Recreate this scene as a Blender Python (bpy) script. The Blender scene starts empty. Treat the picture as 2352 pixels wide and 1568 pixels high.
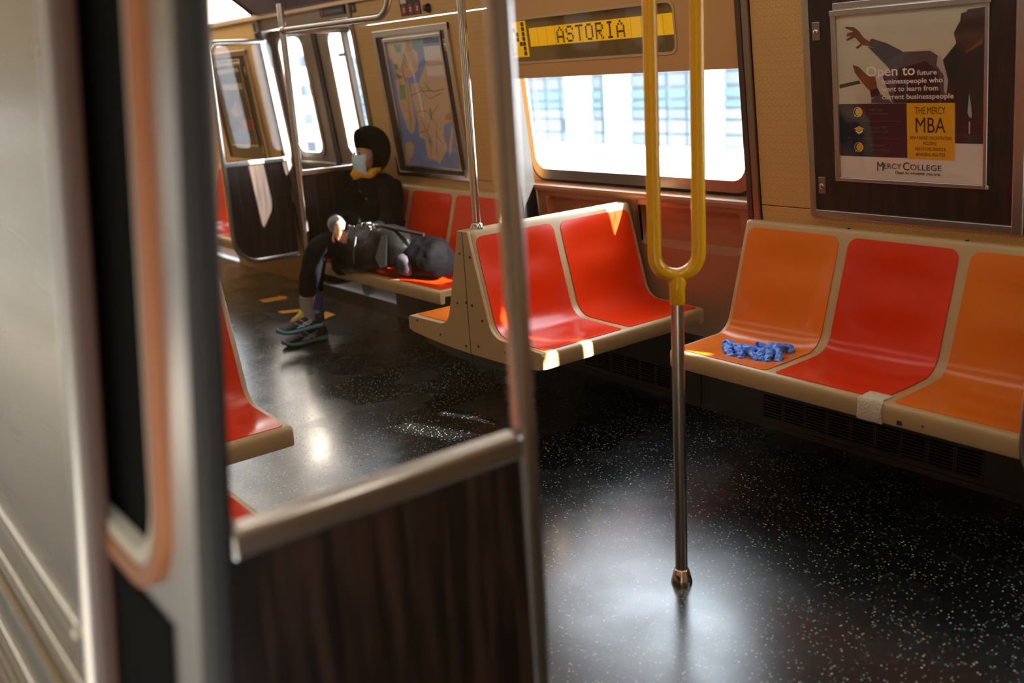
import bpy, bmesh, math, random
from mathutils import Vector, Matrix
random.seed(4)
SC = bpy.context.scene
COL = SC.collection
# ------------------------------------------------------------------ camera
def make_camera():
    ya, pi, ro = [math.radians(a) for a in (53.0381, -15.7108, -3.6293)]
    fw = Vector((-math.sin(ya)*math.cos(pi), math.cos(ya)*math.cos(pi), math.sin(pi)))
    rt = Vector((math.cos(ya), math.sin(ya), 0)); up = rt.cross(fw)
    r2 = rt*math.cos(ro)+up*math.sin(ro); u2 = -rt*math.sin(ro)+up*math.cos(ro)
    m = Matrix((r2, u2, -fw)).transposed().to_4x4()
    m.translation = (2.2612, -3.1282, 1.471)
    cd = bpy.data.cameras.new('camera'); co = bpy.data.objects.new('camera', cd)
    COL.objects.link(co); co.matrix_world = m
    cd.sensor_width = 36; cd.lens = 36*2241.364/2352; cd.clip_start = 0.02; cd.clip_end = 300
    cd.dof.use_dof = True; cd.dof.focus_distance = 3.55; cd.dof.aperture_fstop = 1.9
    SC.camera = co
make_camera()
# ------------------------------------------------------------------ light
WORLD_STRENGTH = 9.0
SUN_STRENGTH = 60.0
LAMP_STRENGTH = 4.0
w = bpy.data.worlds.new('sky'); SC.world = w; w.use_nodes = True
bg = w.node_tree.nodes['Background']; bg.inputs[0].default_value = (.80, .90, 1.0, 1); bg.inputs[1].default_value = WORLD_STRENGTH
sd = bpy.data.lights.new('sun', 'SUN'); sd.energy = SUN_STRENGTH; sd.angle = math.radians(.6); sd.color = (1, .93, .82)
so = bpy.data.objects.new('sun', sd); COL.objects.link(so)
so.rotation_euler = Vector((3.3, 1.0, 1.55)).to_track_quat('Z', 'Y').to_euler(); so.location = (33, 10, 16)
vs = SC.view_settings; vs.view_transform = 'Standard'; vs.look = 'None'; vs.exposure = 0.25; vs.gamma = 1.0; vs.use_curve_mapping = False

# ------------------------------------------------------------------ materials
def srgb(r, g, b):
    f = lambda c: c/12.92 if c <= .04045 else ((c+.055)/1.055)**2.4
    return (f(r/255), f(g/255), f(b/255), 1)
MATS = {}
def mat(name, col, rough=.5, metal=0., spec=.5, noise=0., nscale=20., bump=0., bscale=60., coat=0., stretch=(1, 1, 1), emit=None, sheen=0., rvar=.35):
    m = bpy.data.materials.new(name); m.use_nodes = True
    nt = m.node_tree; b = nt.nodes['Principled BSDF']
    b.inputs['Base Color'].default_value = col; b.inputs['Roughness'].default_value = rough
    b.inputs['Metallic'].default_value = metal; b.inputs['Specular IOR Level'].default_value = spec
    b.inputs['Coat Weight'].default_value = coat; b.inputs['Coat Roughness'].default_value = .08
    if sheen: b.inputs['Sheen Weight'].default_value = sheen
    tc = nt.nodes.new('ShaderNodeTexCoord'); mp = nt.nodes.new('ShaderNodeMapping'); mp.inputs['Scale'].default_value = stretch
    nt.links.new(tc.outputs['Object'], mp.inputs['Vector'])
    if noise:
        n = nt.nodes.new('ShaderNodeTexNoise'); n.inputs['Scale'].default_value = nscale; n.inputs['Detail'].default_value = 5
        nt.links.new(mp.outputs[0], n.inputs['Vector'])
        mx = nt.nodes.new('ShaderNodeMix'); mx.data_type = 'RGBA'
        mx.inputs[6].default_value = tuple(c*(1-noise) for c in col[:3])+(1,); mx.inputs[7].default_value = tuple(min(1, c*(1+noise)) for c in col[:3])+(1,)
        nt.links.new(n.outputs['Fac'], mx.inputs[0]); nt.links.new(mx.outputs[2], b.inputs['Base Color'])
        mr = nt.nodes.new('ShaderNodeMapRange'); mr.inputs[3].default_value = max(.02, rough*(1-rvar)); mr.inputs[4].default_value = min(1, rough*(1+rvar))
        nt.links.new(n.outputs['Fac'], mr.inputs[0]); nt.links.new(mr.outputs[0], b.inputs['Roughness'])
    if bump:
        n2 = nt.nodes.new('ShaderNodeTexNoise'); n2.inputs['Scale'].default_value = bscale; n2.inputs['Detail'].default_value = 3
        nt.links.new(mp.outputs[0], n2.inputs['Vector'])
        bp = nt.nodes.new('ShaderNodeBump'); bp.inputs['Strength'].default_value = bump; bp.inputs['Distance'].default_value = .01
        nt.links.new(n2.outputs['Fac'], bp.inputs['Height']); nt.links.new(bp.outputs[0], b.inputs['Normal'])
    if emit:
        b.inputs['Emission Color'].default_value = emit[0]; b.inputs['Emission Strength'].default_value = emit[1]
    MATS[name] = m
    return m
mat('seat_orange', srgb(226, 116, 22), .24, noise=.03, nscale=14, spec=.42, rvar=.08)
mat('seat_red', srgb(218, 52, 10), .24, noise=.03, nscale=14, spec=.42, rvar=.08)
mat('beige', srgb(186, 156, 112), .38, noise=.10, nscale=9, bump=.06, bscale=90)
mat('beige_dark', srgb(150, 104, 72), .36, noise=.10, nscale=9, bump=.05, bscale=90)
mat('steel', srgb(200, 195, 190), .26, 1.)
mat('steel_dull', srgb(156, 146, 138), .34, 1.)
mat('steel_dark', srgb(60, 57, 56), .38, .9)
mat('chrome', srgb(225, 222, 218), .12, 1.)
mat('yellow_paint', srgb(232, 172, 12), .24, coat=.4)
mat('black_rubber', srgb(18, 18, 18), .5)
mat('black_metal', srgb(26, 25, 25), .35)
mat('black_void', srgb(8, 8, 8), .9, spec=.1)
mat('dark_frame', srgb(56, 40, 36), .4, .3)
mat('jamb_brown', srgb(78, 52, 40), .45)
mat('ceiling_white', srgb(206, 190, 160), .45, noise=.04)
mat('cove_trim', srgb(190, 160, 128), .3, .6)
mat('diffuser', srgb(250, 244, 226), .5, emit=((1, .93, .80, 1), LAMP_STRENGTH))
mat('paper', srgb(226, 206, 192), .6); mat('navy', srgb(24, 24, 40), .5); mat('print_yellow', srgb(230, 168, 14), .5)
mat('print_cream', srgb(196, 184, 160), .55, noise=.15, nscale=8); mat('print_skin', srgb(120, 66, 40), .55, noise=.2, nscale=30)
mat('print_dark', srgb(26, 21, 20), .55, noise=.2, nscale=12); mat('print_grey', srgb(74, 70, 78), .55, noise=.3, nscale=18)
mat('print_hair', srgb(62, 34, 24), .5, noise=.5, nscale=40, stretch=(1, 1, .25)); mat('print_shirt', srgb(168, 160, 150), .55)
mat('print_white', srgb(236, 226, 214), .6); mat('print_black', srgb(24, 20, 18), .6); mat('print_greytext', srgb(96, 92, 100), .6)
mat('map_water', srgb(132, 148, 196), .5); mat('map_land', srgb(212, 178, 146), .5, noise=.16, nscale=60); mat('map_green', srgb(120, 168, 124), .5)
mat('map_legend', srgb(222, 206, 196), .5); mat('map_line', srgb(150, 96, 70), .5); mat('map_title', srgb(74, 84, 140), .5); mat('map_orange', srgb(206, 140, 60), .5)
mat('lcd_yellow', srgb(246, 196, 20), .4, emit=(srgb(246, 190, 14), .45)); mat('lcd_seg', srgb(40, 36, 12), .5)
mat('sign_back', srgb(146, 128, 92), .3)
mat('white_wall', srgb(236, 236, 236), .7, noise=.03); mat('pane_teal', (.11, .175, .19, 1), .5, spec=.2); mat('pane_grey', (.135, .16, .19, 1), .5, spec=.2)
mat('pane_pale', (.18, .205, .22, 1), .5, spec=.2); mat('pane_dark', (.06, .075, .105, 1), .5, spec=.2); mat('mullion', (.20, .225, .25, 1), .6, spec=.2)
mat('concrete', srgb(120, 118, 114), .85, noise=.2, nscale=4)
mat('coat_black', srgb(7, 7, 9), .8, bump=.35, bscale=26, spec=.08)
mat('pants', srgb(8, 9, 16), .8, spec=.08, bump=.3, bscale=24); mat('pants_skylit', srgb(74, 84, 150), .7)
mat('skin', srgb(196, 134, 104), .5, noise=.06, nscale=30); mat('mask', srgb(178, 204, 218), .8, bump=.25, bscale=60, stretch=(.3, .3, 3))
mat('scarf', srgb(206, 146, 30), .9, noise=.35, nscale=60, bump=.6, bscale=80); mat('sock', srgb(140, 135, 138), .9, bump=.5, bscale=120, stretch=(.2, .2, 1))
mat('sock_white', srgb(180, 188, 186), .9)
mat('shoe_dark', srgb(38, 38, 46), .7, bump=.3, bscale=150); mat('shoe_sole', srgb(96, 160, 176), .6); mat('outsole', srgb(40, 38, 34), .7)
mat('shoe_stripe', srgb(206, 214, 222), .5); mat('lace', srgb(178, 190, 40), .7); mat('heel_dark', srgb(20, 20, 24), .7)
mat('bag_leather', srgb(8, 9, 10), .42, spec=.3, noise=.3, nscale=20, bump=.3, bscale=30); mat('bag_fabric', srgb(9, 8, 11), .8, spec=.05, noise=.25, nscale=20, bump=.4, bscale=40)
mat('bag_fabric_lit', srgb(58, 52, 64), .75, noise=.25, nscale=20, bump=.3, bscale=40); mat('bag_strap', srgb(14, 14, 16), .45); mat('cloth_grey', srgb(96, 104, 114), .8, bump=.3, bscale=50); mat('cuff_plaid', srgb(120, 126, 132), .8, noise=.8, nscale=70)
mat('glove_blue', srgb(96, 148, 255), .5, noise=.10, nscale=50, bump=.35, bscale=60)
mat('tape_orange', srgb(206, 136, 36), .6, noise=.2, nscale=30); mat('tape_white', srgb(206, 194, 170), .75, noise=.12, nscale=30, bump=.5, bscale=120)
mat('stain', srgb(52, 40, 30), .6); mat('sticker_red', srgb(168, 26, 30), .5); mat('sticker_dark', srgb(40, 34, 44), .5); mat('ad_purple', srgb(44, 34, 72), .4, noise=.4, nscale=14)
mat('ad_brown', srgb(64, 34, 26), .5, noise=.5, nscale=10); mat('ad_red', srgb(176, 44, 34), .5, noise=.3, nscale=20); mat('ad_orange', srgb(200, 116, 44), .5, noise=.4, nscale=16)
mat('ad_cream', srgb(206, 186, 160), .5); mat('ad_grey', srgb(86, 92, 96), .5, noise=.3, nscale=20); mat('ad_black', srgb(28, 22, 24), .5); mat('panel_brown', srgb(110, 70, 22), .5)
mat('heater', srgb(70, 66, 62), .5, .3, noise=.15, nscale=6); mat('jamb_orange', srgb(158, 100, 62), .4, .2); mat('gasket_white', srgb(200, 196, 180), .4)
mat('body_steel', srgb(176, 166, 148), .27, 1., noise=.03, nscale=3, stretch=(.3, 1, 3))

def nodes_of(name):
    m = MATS[name]; return m.node_tree, m.node_tree.nodes['Principled BSDF']
def wood(name, c1, c2, rough, lo=.42, hi=.62):
    mat(name, c1, rough, coat=.3); nt, b = nodes_of(name)
    tc = nt.nodes.new('ShaderNodeTexCoord'); mp = nt.nodes.new('ShaderNodeMapping'); mp.inputs['Scale'].default_value = (26, 26, 1.6)
    n = nt.nodes.new('ShaderNodeTexNoise'); n.inputs['Scale'].default_value = 2.2; n.inputs['Detail'].default_value = 8; n.inputs['Distortion'].default_value = .15
    r = nt.nodes.new('ShaderNodeValToRGB'); r.color_ramp.elements[0].position = lo; r.color_ramp.elements[1].position = hi
    r.color_ramp.elements[0].color = c1; r.color_ramp.elements[1].color = c2
    nt.links.new(tc.outputs['Object'], mp.inputs[0]); nt.links.new(mp.outputs[0], n.inputs['Vector']); nt.links.new(n.outputs['Fac'], r.inputs[0]); nt.links.new(r.outputs[0], b.inputs['Base Color'])
wood('wood_dark', srgb(22, 14, 11), srgb(56, 38, 31), .34)
wood('wood_panel', srgb(36, 20, 16), srgb(50, 32, 26), .38)
def wall_laminate():
    mat('wall_tan', srgb(196, 154, 94), .42); nt, b = nodes_of('wall_tan')
    tc = nt.nodes.new('ShaderNodeTexCoord'); sep = nt.nodes.new('ShaderNodeSeparateXYZ'); nt.links.new(tc.outputs['Object'], sep.inputs[0])
    def math_(op, a, c=None):
        n = nt.nodes.new('ShaderNodeMath'); n.operation = op
        for i, v in enumerate((a, c)):
            if v is None: continue
            if isinstance(v, (int, float)): n.inputs[i].default_value = v
            else: nt.links.new(v, n.inputs[i])
        return n.outputs[0]
    P = .026
    zr = math_('DIVIDE', sep.outputs[2], P); row = math_('FLOOR', zr)
    xo = math_('ADD', math_('DIVIDE', sep.outputs[0], P), math_('MULTIPLY', math_('MODULO', row, 2.), .5))
    fx = math_('SUBTRACT', math_('FRACT', xo), .5); fz = math_('SUBTRACT', math_('FRACT', zr), .5)
    d = math_('SQRT', math_('ADD', math_('MULTIPLY', fx, fx), math_('MULTIPLY', fz, fz)))
    ring = math_('LESS_THAN', math_('ABSOLUTE', math_('SUBTRACT', d, .30)), .06)
    n = nt.nodes.new('ShaderNodeTexNoise'); n.inputs['Scale'].default_value = 8; n.inputs['Detail'].default_value = 4; nt.links.new(tc.outputs['Object'], n.inputs['Vector'])
    fac = math_('MULTIPLY', ring, math_('MULTIPLY', n.outputs['Fac'], .75))
    mx = nt.nodes.new('ShaderNodeMix'); mx.data_type = 'RGBA'; mx.inputs[6].default_value = srgb(190, 148, 88); mx.inputs[7].default_value = srgb(218, 180, 116)
    nt.links.new(fac, mx.inputs[0]); nt.links.new(mx.outputs[2], b.inputs['Base Color'])
wall_laminate()
def floor_material():
    mat('floor_black', srgb(20, 20, 22), .3); nt, b = nodes_of('floor_black')
    tc = nt.nodes.new('ShaderNodeTexCoord')
    v = nt.nodes.new('ShaderNodeTexVoronoi'); v.inputs['Scale'].default_value = 130; nt.links.new(tc.outputs['Object'], v.inputs['Vector'])
    sp = nt.nodes.new('ShaderNodeSeparateColor'); nt.links.new(v.outputs['Color'], sp.inputs[0])
    def mth(op, a, c):
        n = nt.nodes.new('ShaderNodeMath'); n.operation = op
        for i, q in enumerate((a, c)):
            if isinstance(q, (int, float)): n.inputs[i].default_value = q
            else: nt.links.new(q, n.inputs[i])
        return n.outputs[0]
    pick = mth('GREATER_THAN', sp.outputs[0], .74); near = mth('LESS_THAN', v.outputs['Distance'], .34)
    fl = mth('MULTIPLY', mth('MULTIPLY', pick, near), sp.outputs[1])
    fc = nt.nodes.new('ShaderNodeMix'); fc.data_type = 'RGBA'; fc.inputs[6].default_value = srgb(225, 205, 170); fc.inputs[7].default_value = srgb(120, 190, 180); nt.links.new(sp.outputs[2], fc.inputs[0])
    mx = nt.nodes.new('ShaderNodeMix'); mx.data_type = 'RGBA'; mx.inputs[6].default_value = srgb(17, 17, 19)
    nt.links.new(fl, mx.inputs[0]); nt.links.new(fc.outputs[2], mx.inputs[7]); nt.links.new(mx.outputs[2], b.inputs['Base Color'])
    n = nt.nodes.new('ShaderNodeTexNoise'); n.inputs['Scale'].default_value = 3.5; n.inputs['Detail'].default_value = 6; n.inputs['Distortion'].default_value = .2; nt.links.new(tc.outputs['Object'], n.inputs['Vector'])
    mr = nt.nodes.new('ShaderNodeMapRange'); mr.inputs[1].default_value = .3; mr.inputs[2].default_value = .72; mr.inputs[3].default_value = .21; mr.inputs[4].default_value = .32
    nt.links.new(n.outputs['Fac'], mr.inputs[0]); nt.links.new(mr.outputs[0], b.inputs['Roughness'])
    b.inputs['Specular IOR Level'].default_value = 1.0
    n2 = nt.nodes.new('ShaderNodeTexNoise'); n2.inputs['Scale'].default_value = 5; n2.inputs['Detail'].default_value = 4; nt.links.new(tc.outputs['Object'], n2.inputs['Vector'])
    bp = nt.nodes.new('ShaderNodeBump'); bp.inputs['Strength'].default_value = .02; bp.inputs['Distance'].default_value = .02
    nt.links.new(n2.outputs['Fac'], bp.inputs['Height']); nt.links.new(bp.outputs[0], b.inputs['Normal'])
floor_material()
def glass_material(name, refl=.07, rough=.02, tint=(1, 1, 1, 1), warp=0.):
    m = bpy.data.materials.new(name); m.use_nodes = True; nt = m.node_tree; nt.nodes.clear()
    o = nt.nodes.new('ShaderNodeOutputMaterial'); t = nt.nodes.new('ShaderNodeBsdfTransparent'); g = nt.nodes.new('ShaderNodeBsdfGlossy')
    t.inputs[0].default_value = tint; g.inputs['Roughness'].default_value = rough
    f = nt.nodes.new('ShaderNodeLayerWeight'); f.inputs[0].default_value = .5
    pw = nt.nodes.new('ShaderNodeMath'); pw.operation = 'POWER'; pw.inputs[1].default_value = 5; nt.links.new(f.outputs['Facing'], pw.inputs[0])
    a = nt.nodes.new('ShaderNodeMath'); a.operation = 'MULTIPLY_ADD'; a.inputs[1].default_value = 1-refl; a.inputs[2].default_value = refl/2; a.use_clamp = True; nt.links.new(pw.outputs[0], a.inputs[0])
    mx = nt.nodes.new('ShaderNodeMixShader'); nt.links.new(a.outputs[0], mx.inputs[0]); nt.links.new(t.outputs[0], mx.inputs[1]); nt.links.new(g.outputs[0], mx.inputs[2]); nt.links.new(mx.outputs[0], o.inputs[0])
    if warp:
        tc = nt.nodes.new('ShaderNodeTexCoord'); n = nt.nodes.new('ShaderNodeTexNoise'); n.inputs['Scale'].default_value = 3.; nt.links.new(tc.outputs['Object'], n.inputs['Vector'])
        bp = nt.nodes.new('ShaderNodeBump'); bp.inputs['Strength'].default_value = warp; bp.inputs['Distance'].default_value = .05
        nt.links.new(n.outputs['Fac'], bp.inputs['Height']); nt.links.new(bp.outputs[0], g.inputs['Normal'])
    MATS[name] = m
glass_material('glass'); glass_material('screen_glass', .05); glass_material('poster_glass', .10, .03, warp=.12); glass_material('sign_glass', .12, .02, (.9, .87, .8, 1))

# ------------------------------------------------------------------ mesh helpers
class MB:
    def __init__(s): s.v = []; s.f = []
    def add(s, vs, fs):
        k = len(s.v); s.v += [Vector(p) for p in vs]; s.f += [[i+k for i in f] for f in fs]; return s
    def box(s, x0, x1, y0, y1, z0, z1, tf=None):
        vs = [(x, y, z) for x in (x0, x1) for y in (y0, y1) for z in (z0, z1)]
        if tf: vs = [tf(*p) for p in vs]
        return s.add(vs, [(0, 1, 3, 2), (4, 6, 7, 5), (0, 4, 5, 1), (2, 3, 7, 6), (0, 2, 6, 4), (1, 5, 7, 3)])
    def prism(s, pts, vec, tf=None):
        """planar polygon pts (3d) swept by vec"""
        n = len(pts); a = [Vector(p) for p in pts]; b = [p+Vector(vec) for p in a]
        return s.add(a+b, [list(range(n)), list(range(2*n-1, n-1, -1))]+[(i, i+n, (i+1) % n+n, (i+1) % n) for i in range(n)])
    def poly(s, pts): return s.add(pts, [list(range(len(pts)))])
    def tube(s, path, r, seg=14, closed=False, caps=True, sec=None):
        path = [Vector(p) for p in path]; n = len(path); rs = r if isinstance(r, (list, tuple)) else [r]*n
        rings = []; prev = None
        for i in range(n):
            a = path[(i-1) % n] if (closed or i > 0) else path[i]; b = path[(i+1) % n] if (closed or i < n-1) else path[i]
            t = (b-a).normalized()
            if prev is None:
                u = t.cross(Vector((0, 0, 1)))
                if u.length < .1: u = t.cross(Vector((1, 0, 0)))
                u.normalize()
            else:
                u = prev-t*prev.dot(t)
                u.normalize()
            prev = u; vv = t.cross(u)
            if sec: rings.append([path[i]+u*p*rs[i]+vv*q*rs[i] for p, q in sec])
            else: rings.append([path[i]+u*math.cos(2*math.pi*k/seg)*rs[i]+vv*math.sin(2*math.pi*k/seg)*rs[i] for k in range(seg)])
        return s.loft(rings, closed, caps)
    def loft(s, rings, closed=False, caps=True):
        m = len(rings[0]); n = len(rings); fs = []
        for i in range(n if closed else n-1):
            j = (i+1) % n
            for k in range(m):
                l = (k+1) % m; fs.append((i*m+k, i*m+l, j*m+l, j*m+k))
        if caps and not closed: fs += [list(range(m-1, -1, -1)), [(n-1)*m+k for k in range(m)]]
        return s.add([p for r in rings for p in r], fs)
    def lathe(s, prof, c, seg=20, axis='z'):
        rings = []
        for r, h in prof:
            ring = []
            for k in range(seg):
                a = 2*math.pi*k/seg; p = (r*math.cos(a), r*math.sin(a), h)
                if axis == 'y': p = (p[0], h, p[1])
                if axis == 'x': p = (h, p[0], p[1])
                ring.append(Vector(c)+Vector(p))
            rings.append(ring)
        return s.loft(rings)
    def plate(s, outer, inner, vec):
        """ring plate between equally long loops, swept by vec"""
        n = len(outer); o = [Vector(p) for p in outer]; i = [Vector(p) for p in inner]; V = Vector(vec)
        vs = o+i+[p+V for p in o]+[p+V for p in i]; fs = []
        for k in range(n):
            l = (k+1) % n
            fs += [(k, l, n+l, n+k), (2*n+k, 3*n+k, 3*n+l, 2*n+l), (k, 2*n+k, 2*n+l, l), (n+k, n+l, 3*n+l, 3*n+k)]
        return s.add(vs, fs)
def build(name, mb, m, parent=None, loc=None, smooth=None, bevel=0., sub=0, mods=None):
    me = bpy.data.meshes.new(name)
    base = Vector(loc) if loc is not None else Vector((0, 0, 0))
    p = parent
    while p is not None:
        base = base+p.location; p = p.parent
    me.from_pydata([tuple(v-base) for v in mb.v], [], mb.f)
    bm = bmesh.new(); bm.from_mesh(me); bmesh.ops.recalc_face_normals(bm, faces=bm.faces); bm.to_mesh(me); bm.free()
    me.materials.append(MATS[m] if isinstance(m, str) else m)
    if smooth is not None:
        me.polygons.foreach_set('use_smooth', [True]*len(me.polygons)); me.set_sharp_from_angle(angle=math.radians(smooth))
    o = bpy.data.objects.new(name, me); COL.objects.link(o); o.parent = parent
    if loc is not None: o.location = loc
    if bevel:
        b = o.modifiers.new('bevel', 'BEVEL'); b.width = bevel; b.segments = 2; b.limit_method = 'ANGLE'; b.angle_limit = math.radians(40)
    if sub:
        b = o.modifiers.new('sub', 'SUBSURF'); b.levels = sub; b.render_levels = sub
    return o
def thing(name, loc, label=None, cat=None, group=None, kind=None):
    o = bpy.data.objects.new(name, None); COL.objects.link(o); o.location = loc; o.empty_display_size = .05
    return tag(o, label, cat, group, kind)
def tag(o, label=None, cat=None, group=None, kind=None):
    if label: o['label'] = label
    if cat: o['category'] = cat
    if group: o['group'] = group
    if kind: o['kind'] = kind
    return o
def fillet(pts, rad, seg=6):
    """round the corners of an open 2d/3d polyline"""
    P = [Vector(p) for p in pts]; out = [P[0]]
    for i in range(1, len(P)-1):
        r = rad[i-1] if isinstance(rad, (list, tuple)) else rad
        a = (P[i-1]-P[i]).normalized(); b = (P[i+1]-P[i]).normalized(); h = a.angle(b)/2
        d = r/math.tan(h); c = P[i]+(a+b).normalized()*(r/math.sin(h))
        s, e = P[i]+a*d-c, P[i]+b*d-c; tot = s.angle(e)
        for k in range(seg+1):
            t = k/seg; out.append(c+(s*math.sin((1-t)*tot)+e*math.sin(t*tot))/math.sin(tot))
    out.append(P[-1]); return out
def rrect(x0, x1, z0, z1, r, seg=6):
    """rounded rectangle as (x, z) list, counter-clockwise; r = one radius or four (bl, br, tr, tl)"""
    r = r if isinstance(r, (list, tuple)) else (r,)*4; out = []
    for (cx, cz, a0, q) in ((x0+r[0], z0+r[0], 180, r[0]), (x1-r[1], z0+r[1], 270, r[1]), (x1-r[2], z1-r[2], 0, r[2]), (x0+r[3], z1-r[3], 90, r[3])):
        for k in range(seg+1):
            a = math.radians(a0+90*k/seg); out.append((cx+q*math.cos(a), cz+q*math.sin(a)))
    return out
def outer_of(inner, x0, x1, z0, z1, seg=6):
    """a square loop matched point for point to an rrect loop"""
    out = []; n = seg+1
    for c, (cx, cz, h) in enumerate(((x0, z0, 1), (x1, z0, 0), (x1, z1, 1), (x0, z1, 0))):
        for k in range(n):
            px, pz = inner[c*n+k]
            if k == n//2: out.append((cx, cz))
            elif (k < n//2) == bool(h): out.append((cx, pz))
            else: out.append((px, cz))
    return out

# ------------------------------------------------------------------ the car: side walls lean inwards
T = .108; W = 2.855; TN = math.hypot(1, T)
def wp(x, z, o=0., off=-.10, near=False):
    """point on the leaning wall face (off) moved o towards the interior"""
    y = off-T*(z-.84)-o/TN; z2 = z-o*T/TN
    return Vector((x, -W-y if near else y, z2))
def wbox(mb, x0, x1, z0, z1, o0, o1, off=-.10, near=False):
    return mb.box(x0, x1, o0, o1, z0, z1, tf=lambda x, o, z: wp(x, z, o, off, near))
def wpoly(mb, xz, o, off=-.10, near=False): return mb.poly([wp(x, z, o, off, near) for x, z in xz])
def wplate(mb, out, inn, o0, o1, off=-.10, near=False):
    v = wp(0, 1, o1, off, near)-wp(0, 1, o0, off, near)
    return mb.plate([wp(x, z, o0, off, near) for x, z in out], [wp(x, z, o0, off, near) for x, z in inn], v)
def wprism(mb, xz, o0, o1, off=-.10, near=False):
    v = wp(0, 1, o1, off, near)-wp(0, 1, o0, off, near)
    return mb.prism([wp(x, z, o0, off, near) for x, z in xz], v)
X0, X1 = -8.2, 3.4
BAY = (-1.60, -.175)                # window bay of the middle section
DOOR_A = -3.61; DOOR_B = 1.78       # door centres
HALF = .635
SCREENS = (-4.20, -3.05, 1.145, 2.32)

fl = build('floor', MB().box(X0, X1, -W-.02, .03, -.12, 0), 'floor_black'); tag(fl, kind='structure')
# ceiling: coved section swept along the car
def ceiling_section():
    half = [(.06, 1.885), (-.21, 1.885), (-.235, 1.90), (-.30, 1.955), (-.42, 2.05), (-.60, 2.12), (-.85, 2.15), (-W/2, 2.16)]
    inner = half+[(-W-y, z) for y, z in reversed(half[:-1])]
    outer = [(-W-.06, 2.30), (-W+.5, 2.45), (-W/2, 2.5), (-.5, 2.45), (.06, 2.30)]
    return inner+outer
ring = ceiling_section()
ce = build('ceiling', MB().loft([[Vector((x, y, z)) for y, z in ring] for x in (X0, X1)]), 'ceiling_white', smooth=35); tag(ce, kind='structure')
for side, y0, y1, nm in (('far', -.235, -.205, 'trim_1'), ('near', -W+.205, -W+.235, 'trim_2')):
    o = build(nm, MB().box(X0+.02, X1-.02, y0, y1, 1.872, 1.90), 'cove_trim', bevel=.004); tag(o, kind='structure')
for nm, x0, x1 in (('wall_left', X0-.1, X0), ('wall_right', X1, X1+.1)):
    o = build(nm, MB().box(x0, x1, -W-.06, .06, -.1, 2.5), 'wall_tan'); tag(o, kind='structure')

def wall_side(nm, near):
    k = dict(near=near); DB = 1.73 if near else DOOR_B
    root = build(nm, wbox(MB(), -.115, DB-HALF-.02, .0, .903, 0, -.09, **k), 'wall_tan', bevel=.002); tag(root, kind='structure')
    def panel(x0, x1, z0, z1, o0=0, o1=-.09, m='wall_tan', name='wall_panel'):
        return build(name, wbox(MB(), x0, x1, z0, z1, o0, o1, **k), m, root, bevel=.002)
    panel(-.115, DB-HALF-.02, .906, 1.90)
    panel(DOOR_A+HALF+.02, BAY[0]-.01, 0, .903); panel(DOOR_A+HALF+.02, BAY[0]-.01, .906, 1.742); panel(DOOR_A+HALF+.02, BAY[0]-.01, 1.745, 1.90)
    b2 = (-7.24-BAY[1], -7.24-BAY[0])
    panel(b2[1]+.01, DOOR_A-HALF-.02, 0, .903); panel(b2[1]+.01, DOOR_A-HALF-.02, .906, 1.742); panel(b2[1]+.01, DOOR_A-HALF-.02, 1.745, 1.90)
    panel(X0, b2[0]-.01, 0, 1.90)
    panel(DB+HALF+.02, X1, 0, 1.90)
    for c in (DOOR_A, DB):
        panel(c-HALF-.02, c+HALF+.02, 1.80, 1.90, -.01, -.09, 'steel_dull', 'door_header')
        for x in (c-HALF-.02, c+HALF-.015): panel(x, x+.035, 0, 1.90, .012, -.09, 'steel_dull', 'door_jamb')
    for b in (BAY, b2):
        # lower moulded panel with two recessed pockets
        lo = MB(); mid = (b[0]+b[1])/2
        for (x0, x1, p0, p1) in ((b[0], mid, b[0]+.06, mid-.075), (mid, b[1], mid-.02, b[1]-.13)):
            inn = rrect(p0, p1, .655, .838, (.05, .05, .02, .02)); out = outer_of(inn, x0, x1, .0, .875)
            wplate(lo, out, inn, 0, -.012, off=0, **k)
            small = rrect(p0+.02, p1-.02, .68, .833, (.04, .04, .015, .015))
            rings = [[wp(x, z, 0, 0, near) for x, z in inn], [wp(x, z, -.04, 0, near) for x, z in small]]
            lo.loft(rings, caps=False); lo.poly(rings[1])
        build('bay_panel', lo, 'beige_dark', root, smooth=40)
        build('bay_sill', wbox(MB(), b[0]-.08, b[1]+.02, .862, .898, .020, -.07, off=0, **k), 'beige_dark', root, bevel=.015)
        for x in (b[0]-.012, b[1]): build('bay_jamb', wbox(MB(), x, x+.012, 0, 1.9, .002, -.09, **k), 'black_rubber' if x < b[1] else 'steel_dull', root)  # left jamb coloured black to hold down direct sun on it
        build('bay_back', wbox(MB(), b[0], b[1], 0, .90, -.05, -.08, off=0, **k), 'beige_dark', root)
    for x0, x1, m in ((-.172, -.148, 'jamb_brown'), (-.148, -.118, 'steel_dull')):
        build('corner_trim', wbox(MB(), x0, x1, 0 if m != 'steel_dull' else .84, 1.9, .012 if m == 'steel_dull' else .016, -.09, **k), m, root, bevel=.003)
    build('corner_trim', wbox(MB(), BAY[0]-.047, BAY[0]-.014, .0, 1.9, .012, -.09, **k), 'steel_dull', root, bevel=.003)
    build('outer_skin', wbox(MB(), X0, X1 if not near else -.2, -.25, .86, -.02, -.03, off=.12, **k), 'steel_dark', root)
    if not near: build('outer_skin', wbox(MB(), -.05, DB-HALF, .86, 1.9, -.02, -.03, off=.12, **k), 'steel_dark', root)
    return root
wf = wall_side('wall_far', False)
wn = wall_side('wall_near', True)

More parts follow.
